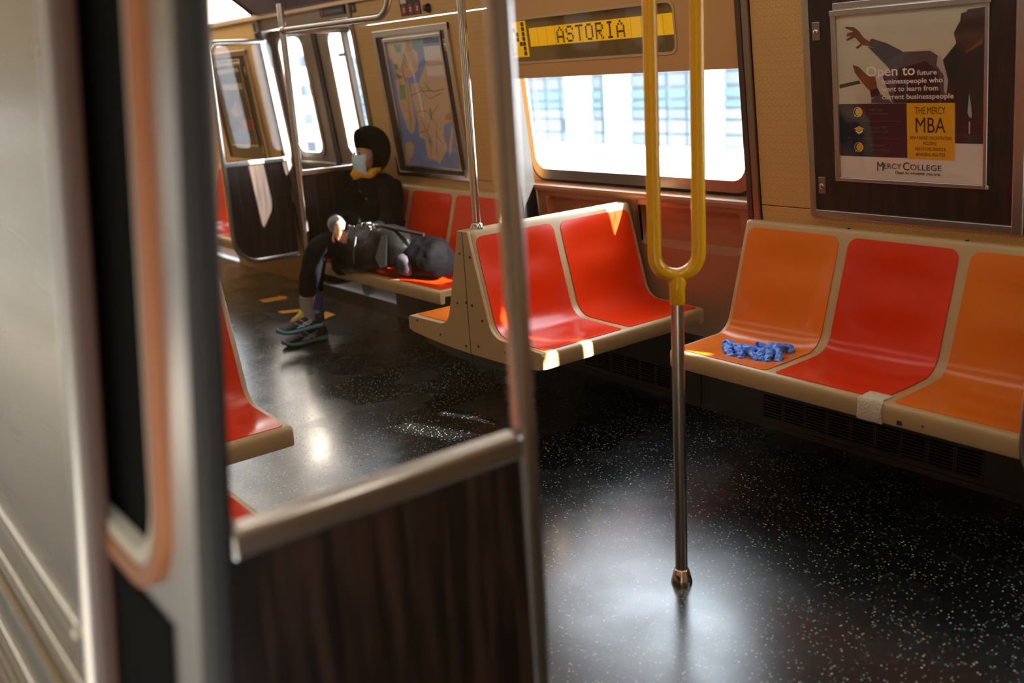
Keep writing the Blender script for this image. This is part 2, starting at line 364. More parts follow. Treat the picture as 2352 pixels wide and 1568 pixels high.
def window_bay(nm, b, near=False):
    root = thing(nm, (0, 0, 0), kind='structure'); k = dict(off=.055, near=near)
    inn = rrect(b[0]-.03, b[1]-.125, .967, 1.86, .07); o1 = rrect(b[0]-.066, b[1]-.088, .918, 1.893, .09)
    build('window_frame', wplate(MB(), o1, inn, .012, -.004, **k), 'steel_dull', root, smooth=40)
    o2 = rrect(b[0]-.078, b[1]-.075, .904, 1.897, .10); o3 = outer_of(o2, b[0]-.25, b[1]+.20, .86, 1.92)
    build('window_gasket', wplate(MB(), o2, o1, .008, -.004, **k), 'black_rubber', root, smooth=40)
    build('window_surround', wplate(MB(), o3, o2, .002, -.004, **k), 'beige_dark', root)
    build('pane', wprism(MB(), inn, -.001, -.004, **k), 'glass', root)
    return root
window_bay('window_1', BAY); window_bay('window_2', (-7.24-BAY[1], -7.24-BAY[0]))
window_bay('window_3', BAY, True); window_bay('window_4', (-7.24-BAY[1], -7.24-BAY[0]), True)
# small print on the glass of window_1
o = MB()
for i in range(4): wbox(o, -.43, -.43+(.065, .075, .08, .05)[i], 1.045-i*.006, 1.0465-i*.006, -.0002, -.0008, off=.055)
build('window_print', o, 'print_greytext', bpy.data.objects['window_1'])

# ------------------------------------------------------------------ doors
def door_leaf(nm, x0, x1, seam, near=False, off=-.03, zb=.99):
    root = thing(nm, (0, 0, 0), kind='structure'); k = dict(off=off, near=near)
    wx0, wx1 = ((x1-.525, x1-.185) if seam > 0 else (x0+.185, x0+.525))
    inn = rrect(wx0, wx1, zb, 1.745, .07); o1 = rrect(wx0-.03, wx1+.03, zb-.035, 1.775, .09)
    build('leaf', wplate(MB(), outer_of(o1, x0, x1, 0.005, 1.80), o1, 0, -.012, **k), 'steel_dull', root)
    build('window_frame', wplate(MB(), o1, inn, .006, -.006, **k), 'steel', root, smooth=40)
    build('pane', wprism(MB(), inn, -.001, -.004, **k), 'glass', root)
    e0, e1 = (x1-.03, x1) if seam > 0 else (x0, x0+.03)
    build('edge_rubber', wbox(MB(), e0, e1, .01, 1.80, .008, -.04, **k), 'black_rubber', root, bevel=.004)
    build('kick_rail', wbox(MB(), x0+.03, x1-.03, .90, .925, .01, 0, **k), 'steel', root, bevel=.003)
    return root
for i, c in enumerate((DOOR_A, DOOR_B)):
    door_leaf('door_%d' % (2*i+1), c-HALF+.015, c-.002, 1); door_leaf('door_%d' % (2*i+2), c+.002, c+HALF-.015, -1)
    build('door_sill', wbox(MB(), c-HALF, c+HALF, 0, .012, .12, -.05), 'steel_dark', wf)
for c in (DOOR_A,):
    door_leaf('door_5', c-HALF+.015, c-.002, 1, True); door_leaf('door_6', c+.002, c+HALF-.015, -1, True)

# ------------------------------------------------------------------ near doorway: outer body shell, half withdrawn leaf
def ny(z, y1): return y1+T*(z-1)
def nbox(mb, x0, x1, z0, z1, y1, th):
    return mb.box(x0, x1, 0, th, z0, z1, tf=lambda x, d, z: Vector((x, ny(z, y1)+d, z)))
YS = -2.895; YL = -2.868
body = build('wall_outside', nbox(MB(), -.17, 1.045, -.25, 1.95, YS, .012), 'body_steel', bevel=.004); tag(body, kind='structure')
build('body_edge', nbox(MB(), 1.03, 1.06, -.25, 1.95, YS-.006, .02), 'steel', body, bevel=.006)
build('pocket_rubber', nbox(MB(), 1.06, 1.095, -.25, 1.95, YS+.004, .02), 'jamb_brown', body, bevel=.004)
for z in (.805, .72, .67, .56, .52, .48, .44):
    build('body_rib', MB().tube([(x, ny(z, YS)-.002, z) for x in (-.17, 1.02)], .011, 12), 'body_steel', body, smooth=60)
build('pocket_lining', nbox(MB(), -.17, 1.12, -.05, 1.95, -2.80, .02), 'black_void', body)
leaf = thing('door_7', (0, 0, 0), kind='structure')
def lp(xz, y1): return [Vector((x, ny(z, y1), z)) for x, z in xz]
zb = .955
inn = rrect(.92, 1.262, zb+.02, 1.745, .075); mid_ = rrect(.90, 1.279, zb+.003, 1.76, .085); o1 = rrect(.888, 1.298, zb-.018, 1.775, .10)
lv = Vector((0, .020, 0))
build('leaf', MB().plate(lp(outer_of(o1, .5, 1.385, 0.0, 1.82), YL), lp(o1, YL), lv), 'steel', leaf)
build('window_frame', MB().plate(lp(o1, YL-.010), lp(mid_, YL-.010), lv), 'jamb_orange', leaf, smooth=40)
build('window_gasket', MB().plate(lp(mid_, YL-.006), lp(inn, YL-.006), lv), 'gasket_white', leaf, smooth=40)
build('pane', MB().prism(lp(inn, YL+.012), (0, .006, 0)), 'black_void', leaf)  # opaque black paints the darkness of the pocket behind the glass
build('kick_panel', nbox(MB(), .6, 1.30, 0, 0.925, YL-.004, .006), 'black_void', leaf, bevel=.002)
build('edge_rubber', nbox(MB(), 1.385, 1.412, 0, 1.82, YL-.004, .026), 'black_rubber', leaf, bevel=.006)

# ------------------------------------------------------------------ windscreens beside the doors
def windscreen(x, near, label, tall=True, post=.019):
    fy = (lambda y: -W-y) if near else (lambda y: y)
    root = thing('windscreen', (x, fy(-.35), 0), label, 'partition')
    yp = -.60; yw = -.135
    sec = rrect(-1, 1, -1, 1, .45, 3)
    path = fillet([(x, yp, 1.885 if tall else 1.735), (x, yp, .27), (x, yw, .27)], .17, 8)
    if not tall: path = fillet([(x, yw-.07, 1.735), (x, yp, 1.735), (x, yp, .27), (x, yw, .27)], [.06, .17], 8)
    build('post', MB().tube([(p[0], fy(p[1]), p[2]) for p in path], post, 16), 'steel', root, smooth=60)
    build('wall_post', MB().box(x-.014, x+.014, -.002, -.04, .27, 1.735, tf=lambda X, d, z: Vector((X, fy(-.10-T*(z-.84)+d), z))), 'steel', root, bevel=.004)
    build('rail', MB().box(x-.02, x+.02, fy(yp), fy(yw), .93, .962), 'steel', root, bevel=.005)
    build('rail', MB().box(x-.014, x+.014, fy(yp), fy(yw-.05), 1.72, 1.75), 'steel', root, bevel=.005)
    low = [(yp, .93)]+[(p[1], p[2]) for p in fillet([(x, yp, .93), (x, yp, .27), (x, yw, .27)], .17, 8)[1:]]+[(yw, .93)]
    build('panel', MB().prism([(x-.006, fy(y), z) for y, z in low], (.012, 0, 0)), 'wood_dark', root)
    build('pane', MB().box(x-.003, x+.003, fy(yp+.012), fy(-.155), .962, 1.72), 'screen_glass', root)
    return root
windscreen(-4.20, False, 'steel framed partition with sunlit wood grain panel beyond the far doors', tall=False)
windscreen(-3.05, False, 'dark wood grain partition with steel post directly beside the seated person')
windscreen(1.15, False, 'partition at the right end of the orange and red bench')
def near_screen():
    x = 1.185
    root = thing('windscreen', (x, -2.5, 0), 'big out of focus partition with dark wood panel and steel rail in the foreground', 'partition')
    build('post', MB().box(x-.014, x+.016, -2.322, -2.292, 0.0, 1.90), 'steel', root, bevel=.007)
    ly = lambda z: -2.764+.096*(z-.96)
    lean = lambda X, y, z: Vector((X, y if y > -2.5 else ly(z)+(y+2.7), z))
    build('wall_post', MB().box(x-.02, x+.02, -2.735, -2.70, 0.0, 1.88, tf=lean), 'steel_dark', root, bevel=.006)
    build('rail', MB().box(x-.022, x+.018, -2.77, -2.322, .918, .955), 'steel', root, bevel=.006)
    build('panel', MB().box(x-.008, x+.008, -2.70, -2.322, .06, .918, tf=lean), 'wood_dark', root)
    build('pane', MB().box(x-.003, x+.003, -2.70, -2.322, .955, 1.88, tf=lean), 'screen_glass', root)
near_screen()

# ------------------------------------------------------------------ moulded seats
S = .44
ZT, ZS, LH, DL = .838, .4215, .066, .4347
def seat_path():
    pts = fillet([(0., ZT-.004, 0), (.119, .430, 0), (DL-.008, ZS+.001, 0)], .085, 9)
    pts = [Vector((p[0], p[1])) for p in pts]
    out = []; step = .018
    for a, b in zip(pts, pts[1:]):
        n = max(1, int((b-a).length/step))
        for k in range(n): out.append(a+(b-a)*k/n)
    out.append(pts[-1]); return out
PATH = seat_path()
LEN = [0.]
for a, b in zip(PATH, PATH[1:]): LEN.append(LEN[-1]+(b-a).length)
TOT = LEN[-1]
NRM = []
for i in range(len(PATH)):
    t = (PATH[min(i+1, len(PATH)-1)]-PATH[max(i-1, 0)]).normalized(); NRM.append(Vector((-t.y, t.x)) if (-t.y)*1+(t.x)*1 > 0 else Vector((t.y, -t.x)))
def sstep(a, b, x):
    t = min(1, max(0, (x-a)/(b-a))); return t*t*(3-2*t)
def dip(i, s):
    l = LEN[i]; u = max(0., math.sin(math.pi*min(1, max(0, s))))
    amt = .022*sstep(.02, .16, l)*(1-sstep(TOT-.16, TOT-.02, l)) + .010*math.exp(-((l-.33)/.07)**2)
    lum = -.009*math.exp(-((l-.22)/.08)**2)
    return (amt+lum*u)*u**.7
def seat_row(name, n, colors, tf, label, cat='bench', group=None, loc=(0, 0, 0)):
    """n moulded seats; tf(X across, D forward, Z up) -> world"""
    root = thing(name, loc, label, cat, group)
    lip = [(DL+.001, ZS-.003), (DL+.005, ZS-.010), (DL+.006, ZS-.02), (DL+.005, ZS-LH+.008), (DL+.001, ZS-LH+.001), (DL-.008, ZS-LH), (DL-.02, ZS-LH+.002), (DL-.024, ZS-.03), (.17, ZS-.046), (.045, ZS-.01), (-.034, ZT-.06), (-.034, ZT+.002), (-.028, ZT+.009), (-.016, ZT+.010), (-.005, ZT+.006)]
    xs = []
    for k in range(n): xs += [k*S+S*j/12 for j in range(12)]
    xs += [n*S]; xs = [0, .006]+xs[1:-1]+[n*S-.006, n*S]
    rings = []
    for j, X in enumerate(xs):
        k = min(n-1, int(X/S+1e-6)); s = (X-k*S-.018)/(S-.036)
        r = []
        edge = .004 if j in (0, len(xs)-1) else 0.
        for i, p in enumerate(PATH):
            q = p-NRM[i]*(dip(i, s)+edge); r.append(tf(X, q.x, q.y))
        for d, z in lip: r.append(tf(X, d-(edge if d > .3 else 0), z-(edge if z > .3 and d < .3 else 0)))
        rings.append(r)
    build('shell', MB().loft(rings), 'beige', root, smooth=50)
    for k in range(n):
        i0 = next(i for i in range(len(PATH)) if LEN[i] > .020); i1 = max(i for i in range(len(PATH)) if LEN[i] < TOT-.012)
        top = []; bot = []
        R = .035
        L0 = .013; rows = [L0]+[L0+R*f for f in (.03, .12, .28, .5, .75, 1)]+[LEN[i] for i in range(i0, i1+1) if LEN[i] > L0+R*1.2]+[TOT-.010]
        for l in rows:
            i = max(j for j in range(len(LEN)) if LEN[j] <= l+1e-9); i = min(i, len(PATH)-2); f = (l-LEN[i])/(LEN[i+1]-LEN[i])
            pt = PATH[i].lerp(PATH[i+1], f); nn = NRM[i].lerp(NRM[i+1], f).normalized()
            dl = l-L0; sh = 0. if dl >= R else R-math.sqrt(max(0, R*R-(R-dl)**2))
            el = TOT-.010-l; sh2 = 0. if el >= .012 else .012-math.sqrt(max(0, .012**2-(.012-el)**2)); sh += sh2
            m = .019+sh; a = []; b = []
            for j in range(13):
                X = k*S+m+(S-2*m)*j/12; s = (X-k*S-.018)/(S-.036)
                d = dip(i, s)*(1-f)+dip(min(i+1, len(PATH)-1), s)*f
                q = pt-nn*(d-.0022); q2 = pt-nn*(d+.003); a.append(tf(X, q.x, q.y)); b.append(tf(X, q2.x, q2.y))
            top.append(a); bot.append(b)
        mb = MB(); rings2 = [a+b[::-1] for a, b in zip(top, bot)]; mb.loft(rings2)
        build('seat_insert', mb, colors[k], root, smooth=50)
    build('support_beam', MB().box(.03, n*S-.03, .06, .30, .31, .375, tf=tf), 'black_metal', root, bevel=.005)
    return root
XA, YB = -.17, -.1298
far_l = lambda x0: (lambda X, D, Z: Vector((x0+X, YB-D, Z)))
near_l = lambda x0: (lambda X, D, Z: Vector((x0+X, -W-YB+D, Z)))
XBB, YW, XCB = -.9243, -.0173, -.9968
S2 = .4454/S
benchA = seat_row('bench_seat', 3, ['seat_orange', 'seat_red', 'seat_orange'], far_l(XA), 'bench of orange, red and orange moulded seats under the framed poster', loc=(XA+.66, -.35, 0))
seatB = seat_row('double_seat', 2, ['seat_red', 'seat_red'], lambda X, D, Z: Vector((XBB+D, YW-X*S2, Z)), 'red double seat facing the camera, beside the window under the sign', 'seat', loc=(-.72, -.46, 0))
seatC = seat_row('double_seat', 2, ['seat_orange', 'seat_orange'], lambda X, D, Z: Vector((XCB-D, YW-X*S2, Z)), 'orange double seat facing away, back to back with the red double seat', 'seat', loc=(-1.2, -.46, 0))
benchD = seat_row('bench_seat', 3, ['seat_red']*3, far_l(-3.03), 'red moulded bench under the framed map, with the person at its end', loc=(-2.37, -.35, 0))
benchN = seat_row('bench_seat', 3, ['seat_red', 'seat_orange', 'seat_red'], near_l(XA), 'red bench corner just visible behind the foreground partition rail', loc=(XA+.66, -W+.35, 0))
seatN = seat_row('double_seat', 2, ['seat_red', 'seat_red'], lambda X, D, Z: Vector((XBB+D, -W-YW+X*S2, Z)), 'red double seat seen side-on through the foreground partition glass', 'seat', loc=(-.72, -W+.46, 0))
benchF = seat_row('bench_seat', 3, ['seat_red', 'seat_red', 'seat_orange'], far_l(-5.53), 'distant bench with orange seat behind the far partition', loc=(-4.87, -.35, 0))
# side cheeks of the two back-to-back seats
ye = YW-2*S*S2
def cheek(root, sgn, xb):
    prof = [(xb-sgn*.034, ZT+.008), (xb-sgn*.002, ZT+.008)]+[(xb+sgn*p.x, p.y) for p in PATH[1:]]+[(xb+sgn*(DL+.004), ZS-.012), (xb+sgn*(DL+.005), ZS-LH+.004), (xb+sgn*(DL-.03), ZS-LH-.006), (xb+sgn*(DL-.12), .343), (xb+sgn*.18, .334), (xb-sgn*.034, .330)]
    build('end_panel', MB().prism([(x, ye-.014, z) for x, z in prof], (0, .016, 0)), 'beige', root, bevel=.003)
    skirt = [(xb-sgn*.034, .330), (xb+sgn*.18, .332), (xb+sgn*.34, .341), (xb+sgn*.30, .315), (xb+sgn*.12, .295), (xb-sgn*.034, .29)]
    build('support_skirt', MB().prism([(x, ye-.006, z) for x, z in skirt], (0, .8, 0)), 'black_metal', root)
cheek(seatB, 1, XBB); cheek(seatC, -1, XCB)
def screws(root, pts):
    for x, z in pts: build('screw', MB().lathe([(.0005, -.003), (.005, -.002), (.0055, 0)], (x, ye-.0145, z), 10, 'y'), 'black_metal', root)
screws(seatB, [(-.915, .745), (-.925, .545), (-.86, .49), (-.90, .375), (-.72, .385)])
screws(seatC, [(-.985, .752), (-.965, .55), (-1.03, .54), (-1.36, .41), (-1.18, .375), (-.99, .36)])
build('back_cap', MB().box(XCB+.034, XBB-.034, ye-.012, YW-.01, .32, ZT+.004), 'steel_dark', seatB)
for bx_ in (.27, .70): build('bolt', MB().lathe([(.006, 0), (.006, .003), (.0005, .004)], (bx_, YB+.018, ZT+.009), 10), 'black_metal', benchA)
# worn spots and repair tape on the long bench
tp = MB(); tx0, tx1 = .625, .705
sec = [(DL-.06, ZS+.004), (DL-.01, ZS+.005), (DL+.004, ZS+.001), (DL+.010, ZS-.012), (DL+.010, ZS-LH+.012), (DL+.006, ZS-LH-.002), (DL-.004, ZS-LH-.004)]
tfA = far_l(0)
rg = []
for x, e in ((tx0, 0), (tx0+.02, .001), (tx0+.045, 0), (tx1-.015, .0015), (tx1, 0)):
    rg.append([tfA(x+.012*math.sin(i*2.1+x*40)*.4, d+e, z+e) for i, (d, z) in enumerate(sec)]+[tfA(x, d-.004, z-.003) for d, z in reversed(sec)])
tp.loft(rg); build('tape_patch', tp, 'tape_white', benchA, smooth=60)
for cx, cz, r in ((.765, .372, .010), (.84, .38, .004)):
    build('stain', MB().prism([tfA(cx+r*(1+.4*math.sin(k*3))*math.cos(k*.785), DL+.0055, cz+r*.8*math.sin(k*.785)) for k in range(8)], (0, -.0012, 0)), 'stain', benchA)

# ------------------------------------------------------------------ heater covers under the seats
def heater(x0, x1, blocks, label):
    root = thing('heater_cover', ((x0+x1)/2, -.07, 0), label, 'heater')
    f = -.09
    bx0 = blocks[0][0] if blocks else x1; bx1 = blocks[-1][1] if blocks else x1
    def part(a, b, z0, z1): 
        if b-a > .005: build('casing', MB().box(a, b, f, -.03, z0, z1), 'heater', root, bevel=.003)
    part(x0, bx0, 0, .30); part(bx1, x1, 0, .30); part(bx0, bx1, 0, .038); part(bx0, bx1, .135, .30)
    for i, (a, b) in enumerate(blocks):
        g = MB()
        for k in range(8):
            z = .040+k*.012; g.box(a+.006, b-.006, f, f+.012, z, z+.005)
        g.box(a, a+.006, f, f+.012, .038, .135); g.box(b-.006, b, f, f+.012, .038, .135)
        build('grille', g, 'heater', root)
    if blocks: build('recess', MB().box(bx0, bx1, f+.03, -.03, .038, .135), 'black_void', root)
    build('toe_strip', MB().box(x0, x1, f-.006, f+.0, 0, .022), 'heater', root)
heater(-.44, 1.09, [(-.115+.1013*i, -.115+.1013*(i+1)-.002) for i in range(9)], 'dark heater casing with slatted grilles under the orange and red bench')
heater(-1.70, -.446, [(-1.20+.0975*i, -1.20+.0975*(i+1)-.002) for i in range(6)], 'heater casing with slatted grilles under the red double seat')
heater(-2.96, -1.706, [], 'plain heater casing on the floor under the red bench')

# ------------------------------------------------------------------ poles and rails
px, py = .503, -1.243
po = thing('split_pole', (px, py, 0), 'yellow forked grab pole on a brushed steel stem in the aisle', 'pole')
build('base', MB().lathe([(.030, 0), (.031, .004), (.029, .012), (.021, .042), (.0185, .044)], (px, py, 0), 24), 'chrome', po, smooth=40)
build('stem', MB().tube([(px, py, .02), (px, py, .85)], .0175, 24), 'steel', po, smooth=60)
build('collar', MB().lathe([(.0178, .832), (.0205, .836), (.0205, .872), (.024, .895), (.02, .91)], (px, py, 0), 24), 'yellow_paint', po, smooth=40)
ux, uy = .6*.0585, .8*.0585
arc = [(px-ux, py-uy, 2.14), (px-ux, py-uy, 1.5), (px-ux, py-uy, .968)]+[(px-ux*math.cos(a), py-uy*math.cos(a), .968-.058*math.sin(a)) for a in [math.pi*k/14 for k in range(1, 14)]]+[(px+ux, py+uy, .968), (px+ux, py+uy, 1.5), (px+ux, py+uy, 2.14)]
build('fork', MB().tube(arc, .0188, 20), 'yellow_paint', po, smooth=60)
sp = thing('seat_pole', (-.96, -.845, .845), 'thin steel pole rising from the top of the back-to-back seats', 'pole')
build('tube', MB().tube([(-.96, -.845, .845), (-.96, -.845, 2.14)], .0165, 20), 'chrome', sp, smooth=60)
build('collar', MB().lathe([(.028, .844), (.028, .852), (.022, .868), (.017, .870)], (-.96, -.845, 0), 20), 'chrome', sp, smooth=40)
oh = thing('overhead_rail', (-2.4, -.6, 1.745), 'horizontal steel grab rail above the seated person, curving up at its end', 'rail')
build('tube', MB().tube(fillet([(-3.05, -.6, 1.745), (-1.93, -.6, 1.735), (-1.72, -.6, 2.1)], .12, 8), .016, 16), 'steel', oh, smooth=60)
build('clamp', MB().lathe([(.022, -.02), (.024, 0), (.022, .02)], (-3.03, -.6, 1.745), 16, 'x'), 'steel', oh, smooth=50)

# ------------------------------------------------------------------ destination sign over the window
sg = thing('destination_sign', (-.88, -.15, 1.41), 'tan overhead sign box with amber dot matrix lettering above the window', 'sign')
sx0, sx1 = BAY[0]+.005, -.182
hole = rrect(-1.60+.02, -.485, 1.488, 1.672, (.02, .03, .03, .02))
build('housing', wplate(MB(), outer_of(hole, sx0, sx1, 1.412, 1.895), hole, 0, -.05), 'beige_sign' if 'beige_sign' in MATS else mat('beige_sign', srgb(190, 146, 92), .36, noise=.05, nscale=8), sg, bevel=.004)
build('backing', wprism(MB(), rrect(-1.58, -.475, 1.478, 1.682, .03), -.016, -.02), 'sign_back', sg)
build('bezel', wplate(MB(), rrect(-1.59, -.475, 1.478, 1.682, (.02, .036, .036, .02)), hole, .003, -.004), 'beige', sg, smooth=40)
build('display', wbox(MB(), -1.388, -.492, 1.551, 1.632, -.012, -.016), 'lcd_yellow', sg)
build('display', wbox(MB(), -1.545, -1.412, 1.508, 1.668, -.012, -.016), 'lcd_yellow', sg)
for i in range(1, 15): build('display_joint', wbox(MB(), -1.388+.0597*i, -1.3868+.0597*i, 1.551, 1.632, -.0115, -.012), mat('lcd_joint', srgb(208, 160, 20), .5) if 'lcd_joint' not in MATS else 'lcd_joint', sg)
DOT = {'A': ['00100', '01010', '10001', '10001', '11111', '10001', '10001'], 'S': ['01110', '10001', '10000', '01110', '00001', '10001', '01110'], 'T': ['11111', '00100', '00100', '00100', '00100', '00100', '00100'],
       'O': ['01110', '10001', '10001', '10001', '10001', '10001', '01110'], 'R': ['11110', '10001', '10001', '11110', '10100', '10010', '10001'], 'I': ['01110', '00100', '00100', '00100', '00100', '00100', '01110'],
       'N': ['10001', '11001', '10101', '10101', '10011', '10001', '10001']}
def dots(ch, x0, z1, dx, dz):
    m = MB()
    for r, row in enumerate(DOT[ch]):
        for c, b in enumerate(row):
            if b == '1': wbox(m, x0+c*dx, x0+(c+.82)*dx, z1-(r+.86)*dz, z1-r*dz, -.0105, -.0115)
    build('letter', m, 'lcd_seg', sg)
for i, ch in enumerate('ASTORIA'): dots(ch, -1.196+i*.0635, 1.6255, .0098, .0098)
dots('N', -1.535, 1.662, .0235, .0215)
build('cover', wprism(MB(), hole, -.004, -.007), 'sign_glass', sg)

# ------------------------------------------------------------------ framed poster, framed map
def text_mesh(mb, s, x0, x1, zb, o, h=None, bold=0.):
    cu = bpy.data.curves.new('txt', 'FONT'); cu.body = s; cu.size = 1; cu.offset = bold; cu.resolution_u = 3
    ob = bpy.data.objects.new('txt', cu); me = ob.to_mesh()
    xs = [v.co.x for v in me.vertices]; a, b = min(xs), max(xs); k = (x1-x0)/(b-a); kz = h/.7 if h else k
    mb.add([wp(x0+(v.co.x-a)*k, zb+v.co.y*kz, o) for v in me.vertices], [list(p.vertices) for p in me.polygons])
    ob.to_mesh_clear(); bpy.data.objects.remove(ob); bpy.data.curves.remove(cu)
    return mb
def flat(parent, name, m, xz, o): return build(name, wpoly(MB(), xz, o), m, parent)
def text(parent, s, x0, x1, zb, o, m, h=None, bold=0.): return build('lettering', text_mesh(MB(), s, x0, x1, zb, o, h, bold), m, parent)
def ad_frame(name, x0, x1, z0, z1, px0, px1, pz0, pz1, label, lockx, pw=.019):
    """outer steel frame, dark panel, inner picture frame, locks"""
    root = thing(name, ((x0+x1)/2, -.12, z0), label, 'display case')
    wo = .036
    build('frame_bar', wbox(MB(), x0, x1, z0, z0+wo*.75, .016, 0), 'steel', root, bevel=.003)
    build('frame_bar', wbox(MB(), x0, x1, z1-wo, z1, .016, 0), 'steel', root, bevel=.003)
    build('frame_bar', wbox(MB(), x0, x0+wo*.75, z0, z1, .0165, 0), 'steel', root, bevel=.003)
    build('frame_bar', wbox(MB(), x1-wo, x1, z0, z1, .0165, 0), 'steel', root, bevel=.003)
    build('panel', wbox(MB(), x0+.02, x1-.02, z0+.02, z1-.02, .009, 0), 'wood_panel', root)
    build('picture_bar', wbox(MB(), px0-pw, px1+pw, pz0-pw*.7, pz0, .016, .009), 'steel', root, bevel=.002)
    build('picture_bar', wbox(MB(), px0-pw, px0, pz0-pw*.7, pz1+pw, .0165, .009), 'steel', root, bevel=.002)
    build('picture_bar', wbox(MB(), px1, px1+pw*.7, pz0-pw*.7, pz1+pw, .0165, .009), 'steel', root, bevel=.002)
    build('picture_bar', wbox(MB(), px0-pw*1.1, px1+pw, pz1, pz1+pw, .019, .009), 'steel', root, bevel=.002)
    build('hinge_strip', wbox(MB(), px0-pw*.6, px1+pw*.6, pz1+pw, pz1+pw*2.2, .013, .009), 'steel', root, bevel=.002)
    for z in (pz0-.035, pz1-.045):
        l = build('lock_plate', wbox(MB(), lockx-.015, lockx+.015, z-.028, z+.032, .013, .009), 'steel_dull', root, bevel=.002)
        c = wp(lockx, z, .013)
        build('cylinder', MB().lathe([(.009, 0), (.009, -.003), (.006, -.004), (.0005, -.004)], c, 16, 'y'), 'chrome', l, smooth=40)
        build('keyhole', MB().box(c.x-.0014, c.x+.0014, c.y-.0052, c.y-.0042, c.z-.006, c.z+.005), 'black_metal', l)
    build('glazing', wbox(MB(), px0, px1, pz0, pz1, .0145, .0125), 'poster_glass', root)
    return root
ad_frame('poster_case', .115, .875, .883, 1.70, .245, .748, 1.031, 1.566, 'steel and dark wood poster frame with two locks above the orange bench', .167)
pt = thing('poster', (.5, -.13, 1.03), 'college advertising poster with dark photograph and yellow block', 'poster')
O = .0096
flat(pt, 'sheet', 'paper', [(.245, 1.031), (.748, 1.031), (.748, 1.566), (.245, 1.566)], O)
flat(pt, 'photograph', 'print_cream', [(.246, 1.281), (.656, 1.281), (.656, 1.156), (.747, 1.156), (.747, 1.565), (.246, 1.565)], O+.0003)
flat(pt, 'easel_bar', 'print_black', [(.25, 1.345), (.325, 1.357), (.331, 1.347), (.251, 1.332)], O+.0005)
flat(pt, 'dark_clothing', 'print_dark', [(.412, 1.366), (.448, 1.40), (.616, 1.409), (.663, 1.462), (.674, 1.543), (.747, 1.552), (.747, 1.157), (.657, 1.157), (.656, 1.281), (.446, 1.282)], O+.0006)
flat(pt, 'jacket', 'print_grey', [(.36, 1.463), (.431, 1.448), (.483, 1.441), (.575, 1.44), (.608, 1.42), (.632, 1.356), (.632, 1.319), (.608, 1.282), (.446, 1.282), (.429, 1.354), (.412, 1.366), (.443, 1.385)], O+.0008)
flat(pt, 'dark_clothing', 'print_dark', [(.45, 1.30), (.47, 1.39), (.56, 1.41), (.60, 1.38), (.61, 1.30), (.60, 1.282), (.455, 1.282)], O+.0009)
flat(pt, 'shirt_edge', 'print_shirt', [(.6, 1.424), (.616, 1.413), (.634, 1.349), (.628, 1.303), (.62, 1.319), (.62, 1.364), (.596, 1.395)], O+.0010)
flat(pt, 'hair', 'print_hair', [(.667, 1.515), (.693, 1.552), (.747, 1.555), (.747, 1.457), (.717, 1.448), (.694, 1.427), (.663, 1.443), (.651, 1.488)], O+.0010)
flat(pt, 'collar', 'print_skin', [(.687, 1.431), (.739, 1.468), (.74, 1.452), (.691, 1.427)], O+.0012)
flat(pt, 'shirt_edge', 'print_shirt', [(.701, 1.31), (.708, 1.265), (.71, 1.239), (.704, 1.235), (.696, 1.25)], O+.0012)
flat(pt, 'shirt_edge', 'print_shirt', [(.7, 1.224), (.705, 1.224), (.705, 1.187), (.7, 1.187)], O+.0012)
flat(pt, 'hand', 'print_skin', [(.279, 1.531), (.311, 1.527), (.329, 1.514), (.347, 1.491), (.369, 1.478), (.378, 1.485), (.431, 1.467), (.483, 1.441), (.431, 1.448), (.369, 1.463), (.342, 1.47), (.323, 1.457), (.316, 1.463), (.335, 1.474), (.315, 1.495), (.284, 1.485), (.282, 1.49), (.303, 1.502), (.282, 1.499), (.287, 1.51), (.311, 1.513), (.28, 1.526)], O+.0012)
flat(pt, 'sleeve', 'print_grey', [(.369, 1.484), (.378, 1.487), (.431, 1.469), (.483, 1.443), (.431, 1.446), (.37, 1.462)], O+.0013)
flat(pt, 'hand', 'print_skin', [(.303, 1.408), (.326, 1.401), (.353, 1.376), (.385, 1.367), (.391, 1.335), (.393, 1.327), (.374, 1.316), (.358, 1.328), (.334, 1.353), (.311, 1.382)], O+.0012)
for i, (a, b) in enumerate((((.303, 1.408), (.335, 1.38)), ((.309, 1.395), (.338, 1.368)), ((.315, 1.384), (.34, 1.358)))):
    flat(pt, 'finger_line', 'print_dark', [a, (a[0]+.002, a[1]), (b[0]+.001, b[1]), b], O+.0014)
flat(pt, 'watch', 'print_black', [(.365, 1.324), (.393, 1.331), (.402, 1.315), (.397, 1.307), (.369, 1.3)], O+.0014)
flat(pt, 'sleeve', 'print_grey', [(.369, 1.295), (.399, 1.313), (.428, 1.299), (.446, 1.282), (.369, 1.283)], O+.0013)
flat(pt, 'navy_block', 'navy', [(.246, 1.106), (.496, 1.106), (.495, 1.281), (.246, 1.281)], O+.0012)
flat(pt, 'yellow_block', 'print_yellow', [(.496, 1.104), (.656, 1.104), (.655, 1.281), (.495, 1.281)], O+.0012)
Q = O+.0017
text(pt, 'Open to', .353, .525, 1.369, Q, 'print_white', .031, .012)
for s, a, b, z in (('future', .532, .598, 1.368), ('businesspeople who', .41, .617, 1.344), ('want to learn from', .409, .602, 1.32), ('current businesspeople', .409, .652, 1.295)): text(pt, s, a, b, z, Q, 'print_white', .0155, .012)
text(pt, 'THE MERCY', .524, .626, 1.247, Q, 'print_black', .0225); text(pt, 'MBA', .526, .626, 1.189, Q, 'print_black', .048)
for s, a, b, z in (('WITH 9 DEGREE CONCENTRATIONS', .505, .646, 1.167), ('INCLUDING:', .552, .598, 1.15), ('HEALTH CARE, FINANCE &', .524, .627, 1.132), ('MANAGERIAL ANALYTICS', .527, .625, 1.114)): text(pt, s, a, b, z, Q, 'print_black', .0105, .006)
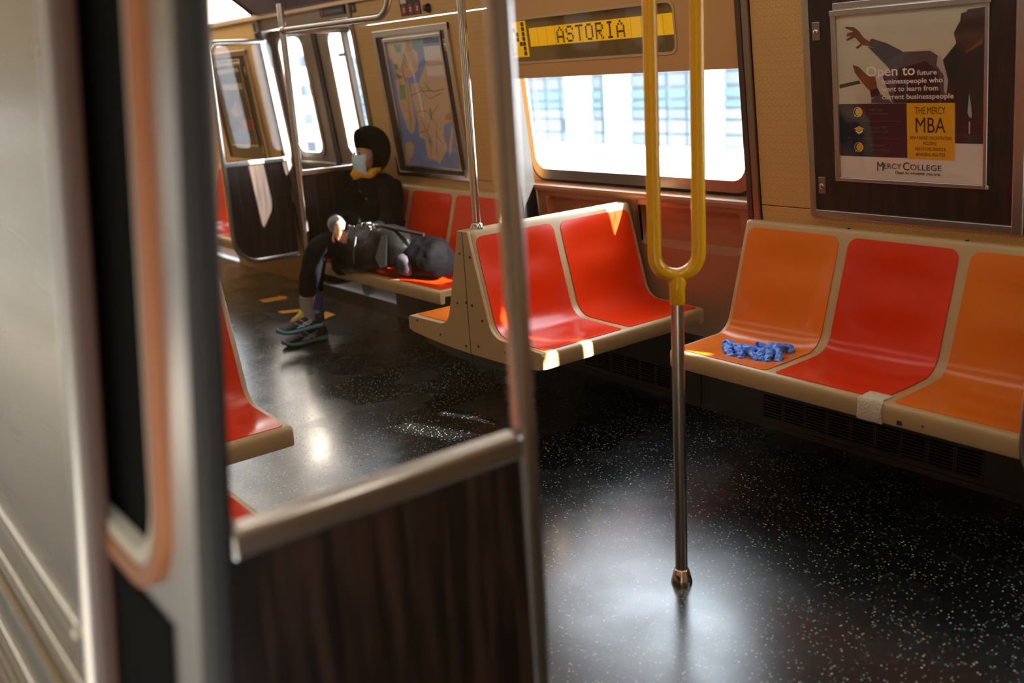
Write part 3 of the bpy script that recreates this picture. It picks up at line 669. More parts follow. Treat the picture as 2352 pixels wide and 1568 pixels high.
for s, a, b, z in (('GMAT Exam', .361, .412, 1.258), ('is not required', .361, .426, 1.246), ('Earn your MBA', .361, .426, 1.2), ('degree in 1 year', .36, .431, 1.187), ('No business', .361, .416, 1.141), ('degree required', .36, .431, 1.127)): text(pt, s, a, b, z, Q, 'print_greytext', .0075)
text(pt, 'M', .386, .409, 1.060, Q, 'navy', .031); text(pt, 'ERCY', .410, .474, 1.068, Q, 'navy', .018); text(pt, 'C', .480, .503, 1.066, Q, 'navy', .026); text(pt, 'OLLEGE', .505, .613, 1.068, Q, 'navy', .018)
text(pt, 'Open to whoever you are.', .451, .61, 1.053, Q, 'navy', .0095, .012)
for zc in (1.254, 1.137):
    flat(pt, 'icon', 'print_white', [(.3185+.0165*math.cos(a), zc+.0165*math.sin(a)) for a in [k*.3142 for k in range(20)]], Q)
    flat(pt, 'icon', 'navy', [(.3185+.0150*math.cos(a), zc+.0150*math.sin(a)) for a in [k*.3142 for k in range(20)]], Q+.0001)
    flat(pt, 'icon', 'print_yellow', [(.3225+.0135*math.cos(a), zc+.0135*math.sin(a)) for a in [k*.3142 for k in range(20)]], Q+.0002)
    flat(pt, 'icon', 'print_white', [(.304, zc-.017), (.311, zc-.011), (.308, zc-.009)], Q+.0002)
flat(pt, 'icon', 'print_yellow', [(.302, 1.199), (.321, 1.208), (.341, 1.199), (.321, 1.190)], Q+.0002)
flat(pt, 'icon', 'print_white', [(.308, 1.195), (.321, 1.187), (.335, 1.195), (.335, 1.189), (.321, 1.181), (.308, 1.189)], Q+.0001)
for z in (1.224, 1.167): flat(pt, 'rule', 'print_greytext', [(.272, z), (.48, z), (.48, z+.0008), (.272, z+.0008)], Q)

ad_frame('map_case', -2.745, -2.0, .898, 1.706, -2.628, -2.09, .96, 1.641, 'steel and dark wood map frame on the wall behind the seated person', -2.045)
mp_ = thing('map', (-2.36, -.13, .96), 'transit map with blue water and tan land in a frame', 'map')
flat(mp_, 'water', 'map_water', [(-2.628, .96), (-2.09, .96), (-2.09, 1.641), (-2.628, 1.641)], O)
for nm, m, xz in (('land', 'map_land', [(-2.616, 1.641), (-2.355, 1.641), (-2.364, 1.6), (-2.317, 1.571), (-2.324, 1.519), (-2.347, 1.482), (-2.431, 1.447), (-2.505, 1.449), (-2.584, 1.44), (-2.59, 1.485), (-2.597, 1.541), (-2.622, 1.564)]),
    ('land', 'map_land', [(-2.59, 1.485), (-2.503, 1.455), (-2.461, 1.42), (-2.46, 1.36), (-2.458, 1.304), (-2.454, 1.22), (-2.486, 1.157), (-2.524, 1.14), (-2.558, 1.168), (-2.578, 1.237), (-2.598, 1.305), (-2.591, 1.418)]),
    ('land', 'map_land', [(-2.442, 1.414), (-2.358, 1.418), (-2.329, 1.444), (-2.242, 1.526), (-2.095, 1.561), (-2.095, 1.427), (-2.095, 1.327), (-2.093, 1.248), (-2.093, 1.216), (-2.177, 1.194), (-2.204, 1.139), (-2.185, 1.067), (-2.282, .981), (-2.317, .999), (-2.387, 1.005), (-2.399, 1.051), (-2.394, 1.113), (-2.444, 1.124), (-2.432, 1.192), (-2.436, 1.276), (-2.451, 1.326)]),
    ('land', 'map_land', [(-2.613, 1.086), (-2.549, 1.099), (-2.513, 1.076), (-2.539, 1.029), (-2.62, .964), (-2.625, .997)]),
    ('land', 'map_land', [(-2.109, 1.194), (-2.098, 1.167), (-2.149, 1.057), (-2.182, 1.012), (-2.174, 1.057), (-2.135, 1.14)])):
    flat(mp_, nm, m, xz, O+.0004)
for xz in ([(-2.545, 1.626), (-2.466, 1.622), (-2.479, 1.585), (-2.533, 1.582)], [(-2.47, 1.579), (-2.446, 1.572), (-2.433, 1.534), (-2.452, 1.54)], [(-2.561, 1.412), (-2.497, 1.41), (-2.518, 1.333), (-2.573, 1.331)],
           [(-2.314, 1.427), (-2.282, 1.4), (-2.215, 1.361), (-2.279, 1.378)], [(-2.335, 1.641), (-2.277, 1.632), (-2.287, 1.602), (-2.339, 1.599)], [(-2.581, 1.524), (-2.538, 1.522), (-2.543, 1.494), (-2.582, 1.49)], [(-2.30, 1.28), (-2.28, 1.28), (-2.28, 1.22), (-2.30, 1.22)], [(-2.36, 1.12), (-2.34, 1.12), (-2.34, 1.09), (-2.36, 1.09)]):
    flat(mp_, 'park', 'map_green', xz, O+.0008)
flat(mp_, 'airport', 'map_orange', [(-2.151, 1.248), (-2.093, 1.258), (-2.097, 1.218), (-2.159, 1.221)], O+.0008)
flat(mp_, 'legend', 'map_legend', [(-2.253, 1.6), (-2.095, 1.599), (-2.095, 1.52), (-2.256, 1.527)], O+.001); flat(mp_, 'legend', 'map_legend', [(-2.256, 1.497), (-2.095, 1.501), (-2.095, 1.447), (-2.257, 1.447)], O+.001)
flat(mp_, 'title_bar', 'map_title', [(-2.244, 1.64), (-2.095, 1.636), (-2.095, 1.613), (-2.248, 1.615)], O+.001)
rl = MB()
def mline(pts, wd=.004):
    for (x0, z0), (x1, z1) in zip(pts, pts[1:]):
        d = Vector((x1-x0, z1-z0)); n = Vector((-d.y, d.x)).normalized()*wd/2
        wpoly(rl, [(x0+n.x, z0+n.y), (x1+n.x, z1+n.y), (x1-n.x, z1-n.y), (x0-n.x, z0-n.y)], O+.0011)
for L in ([(-2.45, 1.35), (-2.35, 1.375), (-2.2, 1.37), (-2.12, 1.38)], [(-2.56, 1.47), (-2.5, 1.3), (-2.52, 1.16)], [(-2.44, 1.26), (-2.33, 1.27), (-2.25, 1.2), (-2.3, 1.03)], [(-2.43, 1.15), (-2.35, 1.16), (-2.28, 1.25), (-2.2, 1.3)], [(-2.36, 1.4), (-2.28, 1.33), (-2.15, 1.36)], [(-2.42, 1.6), (-2.5, 1.5), (-2.48, 1.4), (-2.5, 1.2)], [(-2.5, 1.6), (-2.45, 1.5)], [(-2.38, 1.2), (-2.33, 1.1), (-2.36, 1.02)], [(-2.28, 1.16), (-2.22, 1.08)]): mline(L)
tag(build('route_lines', rl, 'map_line', mp_), kind='stuff')

# framed advertisement beyond the far partition
ad_frame('advert_case', -5.27, -4.52, .90, 1.70, -5.14, -4.67, 1.03, 1.60, 'dim framed advertisement seen through the far partition', -4.60)
ad = thing('advert', (-4.9, -.13, 1.03), 'dark red and orange advertisement behind the far partition', 'poster')
flat(ad, 'sheet', 'ad_brown', [(-5.14, 1.03), (-4.67, 1.03), (-4.67, 1.60), (-5.14, 1.60)], O)
flat(ad, 'headline', 'ad_cream', [(-5.12, 1.545), (-4.72, 1.555), (-4.72, 1.585), (-5.12, 1.575)], O+.0006)
flat(ad, 'dark_band', 'ad_black', [(-5.13, 1.47), (-4.68, 1.47), (-4.68, 1.535), (-5.13, 1.535)], O+.0005)
flat(ad, 'headline', 'ad_cream', [(-5.08, 1.43), (-4.72, 1.43), (-4.72, 1.475), (-5.08, 1.475)], O+.0007)
flat(ad, 'picture', 'ad_orange', [(-5.02, 1.28), (-4.9, 1.35), (-4.84, 1.28), (-4.86, 1.24), (-5.0, 1.23)], O+.0006)
flat(ad, 'picture', 'ad_red', [(-4.95, 1.12), (-4.68, 1.14), (-4.68, 1.21), (-4.9, 1.22)], O+.0007)
flat(ad, 'picture', 'ad_grey', [(-5.1, 1.07), (-4.7, 1.06), (-4.72, 1.11), (-4.95, 1.14), (-5.08, 1.13)], O+.0006)
flat(ad, 'picture', 'panel_brown', [(-5.13, 1.03), (-4.68, 1.03), (-4.68, 1.065), (-4.9, 1.075), (-5.13, 1.05)], O+.0008)

# ------------------------------------------------------------------ small things on the walls and in the cove
st = thing('prohibition_sticker', (-2.32, -.2, 1.76), 'dark sticker with three red prohibition rings above the map', 'sticker')
build('card', wbox(MB(), -2.425, -2.228, 1.762, 1.868, .002, 0), 'sticker_dark', st)
for i, x in enumerate((-2.392, -2.328, -2.262)):
    z = 1.792; ring = [(x+.026*math.cos(a), z+.026*math.sin(a)) for a in [k*.3142 for k in range(20)]]; ri = [(x+.019*math.cos(a), z+.019*math.sin(a)) for a in [k*.3142 for k in range(20)]]
    build('red_ring', wplate(MB(), ring, ri, .0022, .003), 'sticker_red', st)
    build('slash', wpoly(MB(), [(x-.019, z+.015), (x-.015, z+.019), (x+.019, z-.015), (x+.015, z-.019)], .0027), 'sticker_red', st)
    build('pictogram', wpoly(MB(), [(x-.008, z-.012), (x+.008, z-.012), (x+.010, z+.008), (x, z+.014), (x-.010, z+.008)], .0024), 'ad_cream', st)
build('pale_patch', wbox(MB(), -2.415, -2.36, 1.825, 1.868, .0026, .002), 'ad_cream', st)
cn = wp(-2.157, 1.785, 0)
o = build('wall_button', MB().lathe([(.024, .004), (.024, -.006), (.019, -.012), (.015, -.030), (.0005, -.032)], cn, 18, 'y'), 'black_metal', smooth=40, loc=tuple(cn)); tag(o, 'black round knob on the wall right of the prohibition sticker', 'knob')
def header_label(x0, x1, z0, z1, s, m, label, tm, off=0.):
    r = thing('notice', ((x0+x1)/2, -.2, z0), label, 'sign'); build('plate', wbox(MB(), x0, x1, z0, z1, .004, -.008), m, r)
    if s: text(r, s, x0+.02, x1-.02, z0+(z1-z0)*.25, .005, tm, (z1-z0)*.5)
header_label(-3.33, -3.03, 1.823, 1.872, None, 'sticker_dark', 'small dark notice strip over the far doors', None)
o = MB(); wbox(o, -3.27, -3.06, 1.839, 1.856, .0048, .004)
build('text_strip', o, 'print_greytext', bpy.data.objects['notice'])
build('red_mark', wbox(MB(), -3.315, -3.29, 1.832, 1.864, .0048, .004), 'sticker_red', bpy.data.objects['notice'])
header_label(-2.945, -2.895, 1.822, 1.872, '8', 'sticker_dark', 'small square number plate right of the door header', 'ad_cream')
header_label(-4.325, -4.285, 1.80, 1.86, '1', 'sticker_dark', 'small dark number plate beside the far door jamb', 'ad_cream')
# dark open cupboard strip beside the far door jamb
o = build('door_post_cover', wbox(MB(), -4.262, -4.205, 0, 1.80, .035, .0), 'black_metal', bevel=.006); o.parent = wf

def cove_card(x0, x1, m, name, label, cat, group=None):
    sec = [(-.248, 1.912), (-.30, 1.956), (-.42, 2.049), (-.50, 2.081)]
    nrm = Vector((0, -.6, -.8)); r = []
    for x in (x0, x1): r.append([Vector((x, y, z))+nrm*.012 for y, z in sec]+[Vector((x, y, z))+nrm*.002 for y, z in reversed(sec)])
    root = thing(name, ((x0+x1)/2, -.35, 1.98), label, cat, group)
    build('card' if cat != 'light' else 'diffuser', MB().loft(r), m, root, smooth=50)
    for x in (x0-.006, x1+.006):
        build('end_frame', MB().loft([[Vector((x+d, y, z))+nrm*.016 for y, z in sec]+[Vector((x+d, y, z)) for y, z in reversed(sec)] for d in (-.006, .006)]), 'dark_frame', root)
    return root
cove_card(-6.3, -4.22, 'diffuser', 'cove_light', 'bright frosted light panel in the cove above the far doors', 'light')
c1 = cove_card(-4.16, -3.08, 'ad_purple', 'cove_advert', 'dark purple advertising card in the cove over the doors', 'poster')
c2 = cove_card(-3.02, -1.8, 'ad_purple', 'cove_advert', 'purple advertising card in the cove above the seated person', 'poster')
def ceiling_lamp(xc, y, label):
    r = thing('ceiling_light', (xc, y, 2.13), label, 'light', 'fluorescent ceiling lights')
    build('housing', MB().box(xc-.62, xc+.62, y-.09, y+.09, 2.115, 2.16), 'ceiling_white', r, bevel=.01)
    build('diffuser', MB().box(xc-.60, xc+.60, y-.075, y+.075, 2.098, 2.116), 'diffuser', r, bevel=.012)
for xc, wh in ((-6.6, 'at the distant end of the car'), (-5.2, 'over the distant bench'), (-3.8, 'over the far doors'), (-2.4, 'over the seated person'), (-1.0, 'over the red double seat'), (.4, 'over the orange and red bench'), (1.8, 'over the open doorway')):
    for y, sd_ in ((-.80, 'window side'), (-W+.80, 'platform side')): ceiling_lamp(xc, y, 'fluorescent ceiling light '+wh+', '+sd_)

# ------------------------------------------------------------------ outside: platform behind the camera, buildings across the street
pf = build('platform', MB().box(-90, 40, -7.2, -3.02, -.25, -.02), 'concrete'); tag(pf, kind='structure')
pwl = build('shade_wall', MB().box(-90, 40, -7.4, -7.2, -.3, 3.1), mat('shade_wall_paint', srgb(112, 102, 88), .7, noise=.35, nscale=.8)); tag(pwl, kind='structure')  # unseen wall, added to block near-side sky and darken the steel's reflections
cn_ = build('shade_canopy', MB().box(-90, 40, -7.4, -3.15, 3.1, 3.25), mat('shade_canopy_paint', srgb(150, 132, 108), .6)); tag(cn_, kind='structure')  # unseen roof, added to keep sky and sun off the doorway side
for i, x in enumerate((-9, -5, -1, 3, 7)):
    o = build('canopy_post', MB().box(x-.1, x+.1, -6.1, -5.9, -.02, 3.1), mat('post_green', srgb(90, 96, 90), .5) if i == 0 else 'post_green', pf, bevel=.01)

def glass_building():
    Y = 22.; fx = lambda x: -1.495+1.661*x; fz = lambda z: -.972+1.661*z      # facade module in metres
    root = thing('office_building', (fx(-13), Y, -6), 'pale office building with white piers and teal glass seen through the side window', 'building')
    bays = [(-25.1, -23.0), (-22.4, -21.6), (-21.1, -18.9), (-18.4, -17.6), (-17.1, -15.03), (-14.51, -13.74), (-13.27, -11.08), (-10.69, -9.6), (-9.1, -6.9), (-6.4, -5.5)]
    rows = [(-.31, -.10, 'pane_grey'), (-.06, .19, 'pane_dark'), (.24, .42, 'pane_grey'), (.46, .585, 'pane_teal'), (.66, .82, 'pane_teal'), (.90, 1.12, 'pane_grey'), (1.17, 1.42, 'pane_pale'), (1.5, 1.75, 'pane_grey'), (1.8, 2.0, 'pane_teal')]
    lo, hi = fz(-6), fz(2.2)
    build('base_wall', MB().box(fx(-25.6), fx(-5.2), Y-.25, Y+6, fz(-6), fz(-.34)), 'white_wall', root)
    build('core', MB().box(fx(-25.6), fx(-5.2), Y+.35, Y+6, fz(-.34), hi), 'mullion', root)
    build('parapet', MB().box(fx(-25.6), fx(-5.2), Y-.25, Y+6, fz(2.05), hi+.4), 'white_wall', root)
    edges = [-25.6]+[v for b in bays for v in b]+[-5.2]
    for i in range(0, len(edges), 2): build('pier', MB().box(fx(edges[i]), fx(edges[i+1]), Y-.25, Y+.5, fz(-.34), hi), 'white_wall', root)
    for a, b in bays:
        n = 2 if b-a < 1.2 else 4
        for c in range(n):
            x0 = a+(b-a)*c/n+.03; x1 = a+(b-a)*(c+1)/n-.03
            for (z0, z1, m) in rows:
                mm = m
                if m == 'pane_dark' and random.random() < .5: mm = 'pane_pale'
                if m == 'pane_grey' and random.random() < .3: mm = 'pane_pale'
                build('pane', MB().box(fx(x0), fx(x1), Y+.2, Y+.36, fz(z0), fz(z1)), mm, root)
glass_building()
def white_building():
    Y = 40.; fx = lambda x: -4.185+2.851*x; fz = lambda z: -2.723+2.851*z      # facade module in metres
    root = thing('apartment_building', (fx(-28), Y, fz(-8)), 'white building with small dark windows seen through the far doors', 'building')
    build('wall', MB().box(fx(-42), fx(-21.6), Y, Y+10, fz(-8), fz(6)), 'white_wall', root)
    for c in range(9):
        for r in range(11):
            x = -25.6-3.1*c if c < 5 else -24.0-3.1*(c-5); z = 4.6-.92*r
            if c >= 5: continue
            wn_ = build('window', MB().box(fx(x), fx(x+.72), Y-.06, Y+.02, fz(z), fz(z+.40)), 'pane_grey', root)
            build('pane', MB().box(fx(x+.06), fx(x+.33), Y-.10, Y-.05, fz(z+.03), fz(z+.37)), 'pane_dark' if (r+c) % 2 else 'pane_grey', wn_)
            build('pane', MB().box(fx(x+.39), fx(x+.66), Y-.10, Y-.05, fz(z+.03), fz(z+.37)), 'pane_grey' if r % 3 else 'pane_dark', wn_)
white_building()
gr = build('ground', MB().box(-140, 80, .5, 120, -6.4, -6.0), 'concrete'); tag(gr, kind='structure')

# ------------------------------------------------------------------ tape marks on the floor
def tape(px4, label):
    o = build('tape_mark', MB().prism([(x, y, .0005) for x, y in px4], (0, 0, .001)), 'tape_orange', loc=(px4[0][0], px4[0][1], 0)); tag(o, label, 'tape')
tape([(-4.16, -.50), (-4.05, -.50), (-4.03, -.34), (-4.10, -.31), (-4.16, -.33)], 'orange tape strip on the floor before the far doors')
tape([(-3.72, -.56), (-3.64, -.56), (-3.58, -.43), (-3.66, -.43)], 'short orange tape piece on the floor left of the raised shoe')
tape([(-3.36, -.50), (-3.24, -.50), (-3.32, -.34), (-3.44, -.34)], 'orange tape piece on the floor right of the shoes')

# ------------------------------------------------------------------ skinned figures
def skin(name, V, E, R, m, parent, sub=2, root=0, disp=0., dscale=.06, scale=None, loc=None):
    base = Vector(loc) if loc is not None else Vector((0, 0, 0)); p = parent
    while p is not None: base = base+p.location; p = p.parent
    bm = bmesh.new(); lay = bm.verts.layers.skin.verify(); vs_ = [bm.verts.new(Vector(v)-base) for v in V]
    for a, b in E: bm.edges.new((vs_[a], vs_[b]))
    for i, v in enumerate(vs_):
        r = R[i]; v[lay].radius = (r, r) if not isinstance(r, tuple) else r; v[lay].use_root = (i == root)
    me = bpy.data.meshes.new(name); bm.to_mesh(me); bm.free(); me.materials.append(MATS[m])
    o = bpy.data.objects.new(name, me); COL.objects.link(o); o.parent = parent
    if loc is not None: o.location = loc
    s_ = o.modifiers.new('skin', 'SKIN'); s_.use_smooth_shade = True; s_.branch_smoothing = .6
    d = o.modifiers.new('sub', 'SUBSURF'); d.levels = sub; d.render_levels = sub
    if disp:
        tx = bpy.data.textures.new(name+'_folds', 'CLOUDS'); tx.noise_scale = dscale; tx.noise_depth = 2
        dm = o.modifiers.new('folds', 'DISPLACE'); dm.texture = tx; dm.strength = disp; dm.mid_level = .5; dm.texture_coords = 'LOCAL'
    return o
PX = -2.79
pr = thing('person', (PX, -.35, 0), 'seated person in black hooded coat and blue face mask holding a bag', 'person')
HC = Vector((-2.735, -.305, 1.065))
# one continuous body: torso, head, arms, hands with fingers, legs
BV = [(PX, -.30, .52), (PX, -.27, .68), (-2.775, -.255, .82), (-2.755, -.27, .92), (-2.745, -.295, .975), (-2.74, -.315, 1.03), (-2.735, -.305, 1.085),
      (-2.63, -.26, .85), (-2.54, -.33, .65), (-2.55, -.52, .61), (-2.91, -.26, .85), (-2.96, -.38, .65), (-2.67, -.585, .668), (-2.625, -.61, .648),
      (-2.70, -.36, .51), (-2.745, -.70, .555), (-2.755, -.79, .20), (-2.765, -.90, .15), (-2.88, -.36, .51), (-2.84, -.66, .54), (-2.83, -.70, .10), (-2.83, -.80, .05),
      (-2.752, -.375, 1.02)]
BE = [(0, 1), (1, 2), (2, 3), (3, 4), (4, 5), (5, 6), (2, 7), (7, 8), (8, 9), (2, 10), (10, 11), (11, 12), (12, 13), (0, 14), (14, 15), (15, 16), (16, 17), (0, 18), (18, 19), (19, 20), (20, 21), (5, 22)]
BR = [.08, .07, .07, .05, .048, .072, .082, .05, .042, .028, .05, .042, .024, .030, .075, .052, .026, .02, .075, .052, .024, .02, .040]
fing = [((-2.612, -.632, .640), (-2.588, -.640, .612), (-2.580, -.628, .592)), ((-2.602, -.618, .634), (-2.576, -.622, .602), (-2.570, -.610, .582)), ((-2.594, -.604, .630), (-2.566, -.606, .600), (-2.562, -.596, .580)), ((-2.592, -.592, .632), (-2.568, -.590, .608), (-2.564, -.582, .592)), ((-2.640, -.630, .632), (-2.632, -.645, .606), (-2.616, -.648, .590))]
for f3 in fing:
    b0 = len(BV); BV += list(f3); BE += [(13, b0), (b0, b0+1), (b0+1, b0+2)]; BR += [.0095, .0085, .007]
f3s = [((-2.56, -.56, .60), (-2.565, -.585, .585)), ((-2.545, -.56, .60), (-2.545, -.585, .585)), ((-2.53, -.555, .60), (-2.525, -.58, .585)), ((-2.52, -.545, .60), (-2.51, -.565, .588)), ((-2.575, -.54, .605), (-2.585, -.555, .595))]
for f3 in f3s:
    b0 = len(BV); BV += list(f3); BE += [(9, b0), (b0, b0+1)]; BR += [.009, .007]
skin('body', BV, BE, BR, 'skin', pr, 2)
# coat
CV = [(PX, -.31, .52), (-2.785, -.28, .64), (-2.775, -.26, .77), (-2.76, -.26, .875), (-2.745, -.255, .96), (-2.62, -.255, .85), (-2.52, -.32, .65), (-2.56, -.50, .605), (-2.91, -.26, .85), (-2.985, -.38, .66), (-2.72, -.575, .672), (-2.78, -.48, .51), (-2.70, -.57, .45), (-2.68, -.60, .385)]
CE = [(0, 1), (1, 2), (2, 3), (3, 4), (3, 5), (5, 6), (6, 7), (3, 8), (8, 9), (9, 10), (0, 11), (11, 12), (12, 13)]
CR = [.165, .170, .172, .135, .10, .082, .078, .052, .082, .078, .046, .13, .075, .05]
skin('coat', CV, CE, CR, 'coat_black', pr, 2, disp=.03, dscale=.07)
build('cuff', MB().tube([(-2.735, -.568, .678), (-2.70, -.58, .672), (-2.682, -.588, .666)], [.046, .049, .045], 18), 'cuff_plaid', pr, smooth=60)
# hood: a shell open at the face
Fd = Vector((-.02, -.99, -.08)).normalized(); Rt = Fd.cross(Vector((0, 0, 1))).normalized(); Ud = Rt.cross(Fd)
rings = []
for i in range(13):
    th = math.radians(4+i*8.6); ring_ = []
    for j in range(28):
        a = 2*math.pi*j/28; ca, sa = math.cos(a), math.sin(a)
        rad = math.sin(th); fwd = -math.cos(th)
        up = sa*rad; side = ca*rad
        ext = .030*sstep(.2, 1, fwd+.35)*max(0, sa) if fwd > -.35 else 0
        low = 1.18 if sa < -.2 else 1.
        taper = 1-.22*max(0, fwd)
        ring_.append(HC+Fd*(fwd*.125+ext-.004)+Rt*(side*.112*taper)+Ud*(up*.128*low*taper+.006))
    rings.append(ring_)
inner = [[HC+(p-HC)*.93 for p in r] for r in reversed(rings)]
build('hood', MB().loft(rings+inner), 'coat_black', pr, smooth=80)
# mask, eyes, scarf
def face_pt(u, v, d): return HC+Fd*d+Rt*u+Ud*v
mg = []; NU, NV = 13, 9
for jv in range(NV):
    v = -.016-.126*(jv/(NV-1)); row = []
    for iu in range(NU):
        u = (iu/(NU-1)-.5)*.142*(1-.25*(jv/(NV-1))**2)
        bulge = .114-.034*(u/.066)**2-4.6*(v+.066)**2+.0022*math.sin(jv*2.4)
        row.append(face_pt(u, v, bulge-.001))
    mg.append(row)
mm = MB(); mm.loft([r+[p-Fd*.004 for p in reversed(r)] for r in mg]); build('face_mask', mm, 'mask', pr, smooth=60)
for sx in (-1, 1):
    build('ear_loop', MB().tube([face_pt(sx*.062, -.045, .082), face_pt(sx*.078, -.03, .04), face_pt(sx*.082, -.02, .01)], .0018, 6), 'mask', pr)
    build('eye', MB().lathe([(.0005, 0), (.006, .001), (.010, .005)], face_pt(sx*.030, -.008, .083), 12, 'y'), 'print_black', pr, smooth=60)
    build('eyebrow', MB().tube([face_pt(sx*.014, .012, .086), face_pt(sx*.03, .016, .085), face_pt(sx*.046, .011, .078)], .0032, 6), 'print_black', pr)
sc_path = [Vector((-2.742, -.300, .950))+Vector((math.cos(a)*.062, math.sin(a)*.068-.012, -.022*max(0, -math.sin(a))+.012*math.sin(3*a))) for a in [2*math.pi*k/22 for k in range(22)]]
build('scarf', MB().tube(sc_path, [.022+.005*math.sin(k*1.9) for k in range(22)], 12, closed=True), 'scarf', pr, smooth=70)
build('scarf_knot', MB().tube([(-2.745, -.385, .955), (-2.75, -.40, .93), (-2.748, -.395, .905)], [.026, .030, .018], 10), 'scarf', pr, smooth=70)
# trousers
skin('trousers', [(PX, -.33, .52), (-2.70, -.40, .525), (-2.745, -.70, .562), (-2.752, -.795, .275), (-2.88, -.40, .525), (-2.84, -.655, .545), (-2.832, -.70, .26)], [(0, 1), (1, 2), (2, 3), (0, 4), (4, 5), (5, 6)], [.13, .108, .080, .054, .105, .074, .046], 'pants', pr, 2, disp=.012, dscale=.06)
build('trouser_leg', MB().tube([(-2.832, -.699, .30), (-2.831, -.70, .20), (-2.83, -.70, .115)], [.044, .041, .039], 14), 'pants_skylit', pr, smooth=60)  # same dark trousers; bluish sun and sky light is put into the colour
build('sock', MB().tube([(-2.752, -.795, .29), (-2.755, -.795, .22), (-2.756, -.785, .15)], [.037, .037, .040], 16), 'sock', pr, smooth=60)
build('sock', MB().tube([(-2.83, -.70, .135), (-2.83, -.70, .09), (-2.83, -.71, .05)], [.035, .035, .037], 16), 'sock_white', pr, smooth=60)
def shoe(o, heel, toe_dir, lift, dark=False):
    """running shoe: heel point on the sole, direction of the toes"""
    d = Vector(toe_dir).normalized(); s_ = d.cross(Vector((0, 0, 1))).normalized(); up = s_.cross(d)
    P = lambda l, w_, h: Vector(heel)+d*l+s_*w_+up*h
    L = .275
    ts = [0, .04, .12, .25, .40, .55, .70, .84, .94, 1.]
    hw = [.020, .031, .035, .034, .037, .043, .047, .044, .032, .012]
    tops = [.070, .088, .096, .090, .092, .078, .060, .048, .038, .022]
    so_ = [.004, 0, 0, 0, .001, .001, .002, .006, .014, .022]
    def ring_at(t, w_, z0, z1, sq): 
        return [P(t*L, w_*math.copysign(abs(math.cos(a))**sq, math.cos(a)), (z0+z1)/2+(z1-z0)/2*math.copysign(abs(math.sin(a))**sq, math.sin(a))) for a in [2*math.pi*k/18 for k in range(18)]]
    build('upper', MB().loft([ring_at(t, w_, z+.014, tp, .8) for t, w_, tp, z in zip(ts, hw, tops, so_)]), 'shoe_dark' if not dark else 'heel_dark', o, smooth=60)
    build('midsole', MB().loft([ring_at(t, w_*1.08+.001, z+.006, z+.030-.006*t, .45) for t, w_, z in zip(ts, hw, so_)]), 'shoe_sole', o, smooth=60)
    build('outsole', MB().loft([ring_at(t, w_*1.06, z, z+.010, .4) for t, w_, z in zip(ts, hw, so_)]), 'outsole', o, smooth=60)
    for sgn in (1, -1):
        for a, b in (((.34, .036, .034), (.52, .030, .076)), ((.46, .041, .032), (.64, .034, .062)), ((.28, .035, .048), (.62, .0445, .036)), ((.24, .034, .066), (.50, .040, .050))):
            build('stripe', MB().tube([P(a[0]*L, sgn*(a[1]+.0015), a[2]), P((a[0]+b[0])/2*L, sgn*((a[1]+b[1])/2+.004), (a[2]+b[2])/2), P(b[0]*L, sgn*(b[1]+.003), b[2])], .0032, 6), 'shoe_stripe', o)
    build('tongue', MB().tube([P(.62*L, 0, .066), P(.48*L, 0, .086), P(.36*L, 0, .112)], [.014, .018, .018], 10), 'lace', o, smooth=60)
    for k in range(5):
        l = .42+.05*k; h = .093-.0065*k
        build('lace', MB().tube([P(l*L, -.024, h-.010), P((l+.02)*L, 0, h+.006), P(l*L, .024, h-.010)], .0045, 6), 'lace', o)
    build('collar', MB().tube([P((.17+.13*math.cos(a))*L, .030*math.sin(a), .094+.006*math.cos(a)) for a in [2*math.pi*k/16 for k in range(16)]], .006, 8, closed=True), 'shoe_sole' if not dark else 'heel_dark', o, smooth=60)
s1 = thing('shoe', (-2.76, -.83, .1), 'teal and black running shoe with lime laces crossed on top', 'shoe'); shoe(s1, (-2.752, -.712, .098), (-.06, -1, -.02), .09)
s2 = thing('shoe', (-2.83, -.80, 0), 'black running shoe flat on the floor beneath the crossed foot', 'shoe'); shoe(s2, (-2.825, -.660, .001), (-.02, -1, 0), 0, False)

# ------------------------------------------------------------------ bags
def soft_box(c, L, D, H, rot, m, name, parent, disp=.02, sq=.45):
    mb = MB(); rings = []; n = 14
    for i in range(n+1):
        t = -1+2*i/n; e = (1-abs(t)**4)**.35 if abs(t) < 1 else .05; e = max(e, .12); r = []
        for k in range(24):
            a = 2*math.pi*k/24; y = math.copysign(abs(math.cos(a))**sq, math.cos(a)); z = math.copysign(abs(math.sin(a))**sq, math.sin(a))
            top = 1-.25*max(0, z)
            r.append(Vector(c)+rot@Vector((t*L/2, y*D/2*e*top, z*H/2*e)))
        rings.append(r)
    mb.loft(rings); o = build(name, mb, m, parent, smooth=70, sub=1)
    tx = bpy.data.textures.new(name+'_folds', 'CLOUDS'); tx.noise_scale = .09
    dm = o.modifiers.new('folds', 'DISPLACE'); dm.texture = tx; dm.strength = disp; dm.texture_coords = 'LOCAL'
    return o
bg_ = thing('handbag', (-2.42, -.5, .44), 'large black leather handbag across the lap of the seated person', 'bag')
R1 = Matrix.Rotation(math.radians(-11), 3, 'Y') @ Matrix.Rotation(math.radians(4), 3, 'Z')
soft_box((-2.47, -.51, .545), .76, .20, .225, R1, 'bag_leather', 'bag_body', bg_, .03)
build('seam', MB().tube([(-2.42, -.615, .635), (-2.45, -.622, .55), (-2.48, -.612, .48)], .004, 6), 'cloth_grey', bg_)
build('flap', MB().prism([(-2.17, -.60, .665), (-2.13, -.595, .67), (-2.15, -.605, .505), (-2.19, -.615, .49), (-2.225, -.62, .54)], (0, .008, 0)), 'cloth_grey', bg_)  # pale grey paints the glossy reflection on the leather
build('zip_pull', MB().tube([(-2.52, -.62, .62), (-2.525, -.625, .60)], .006, 8), 'chrome', bg_)
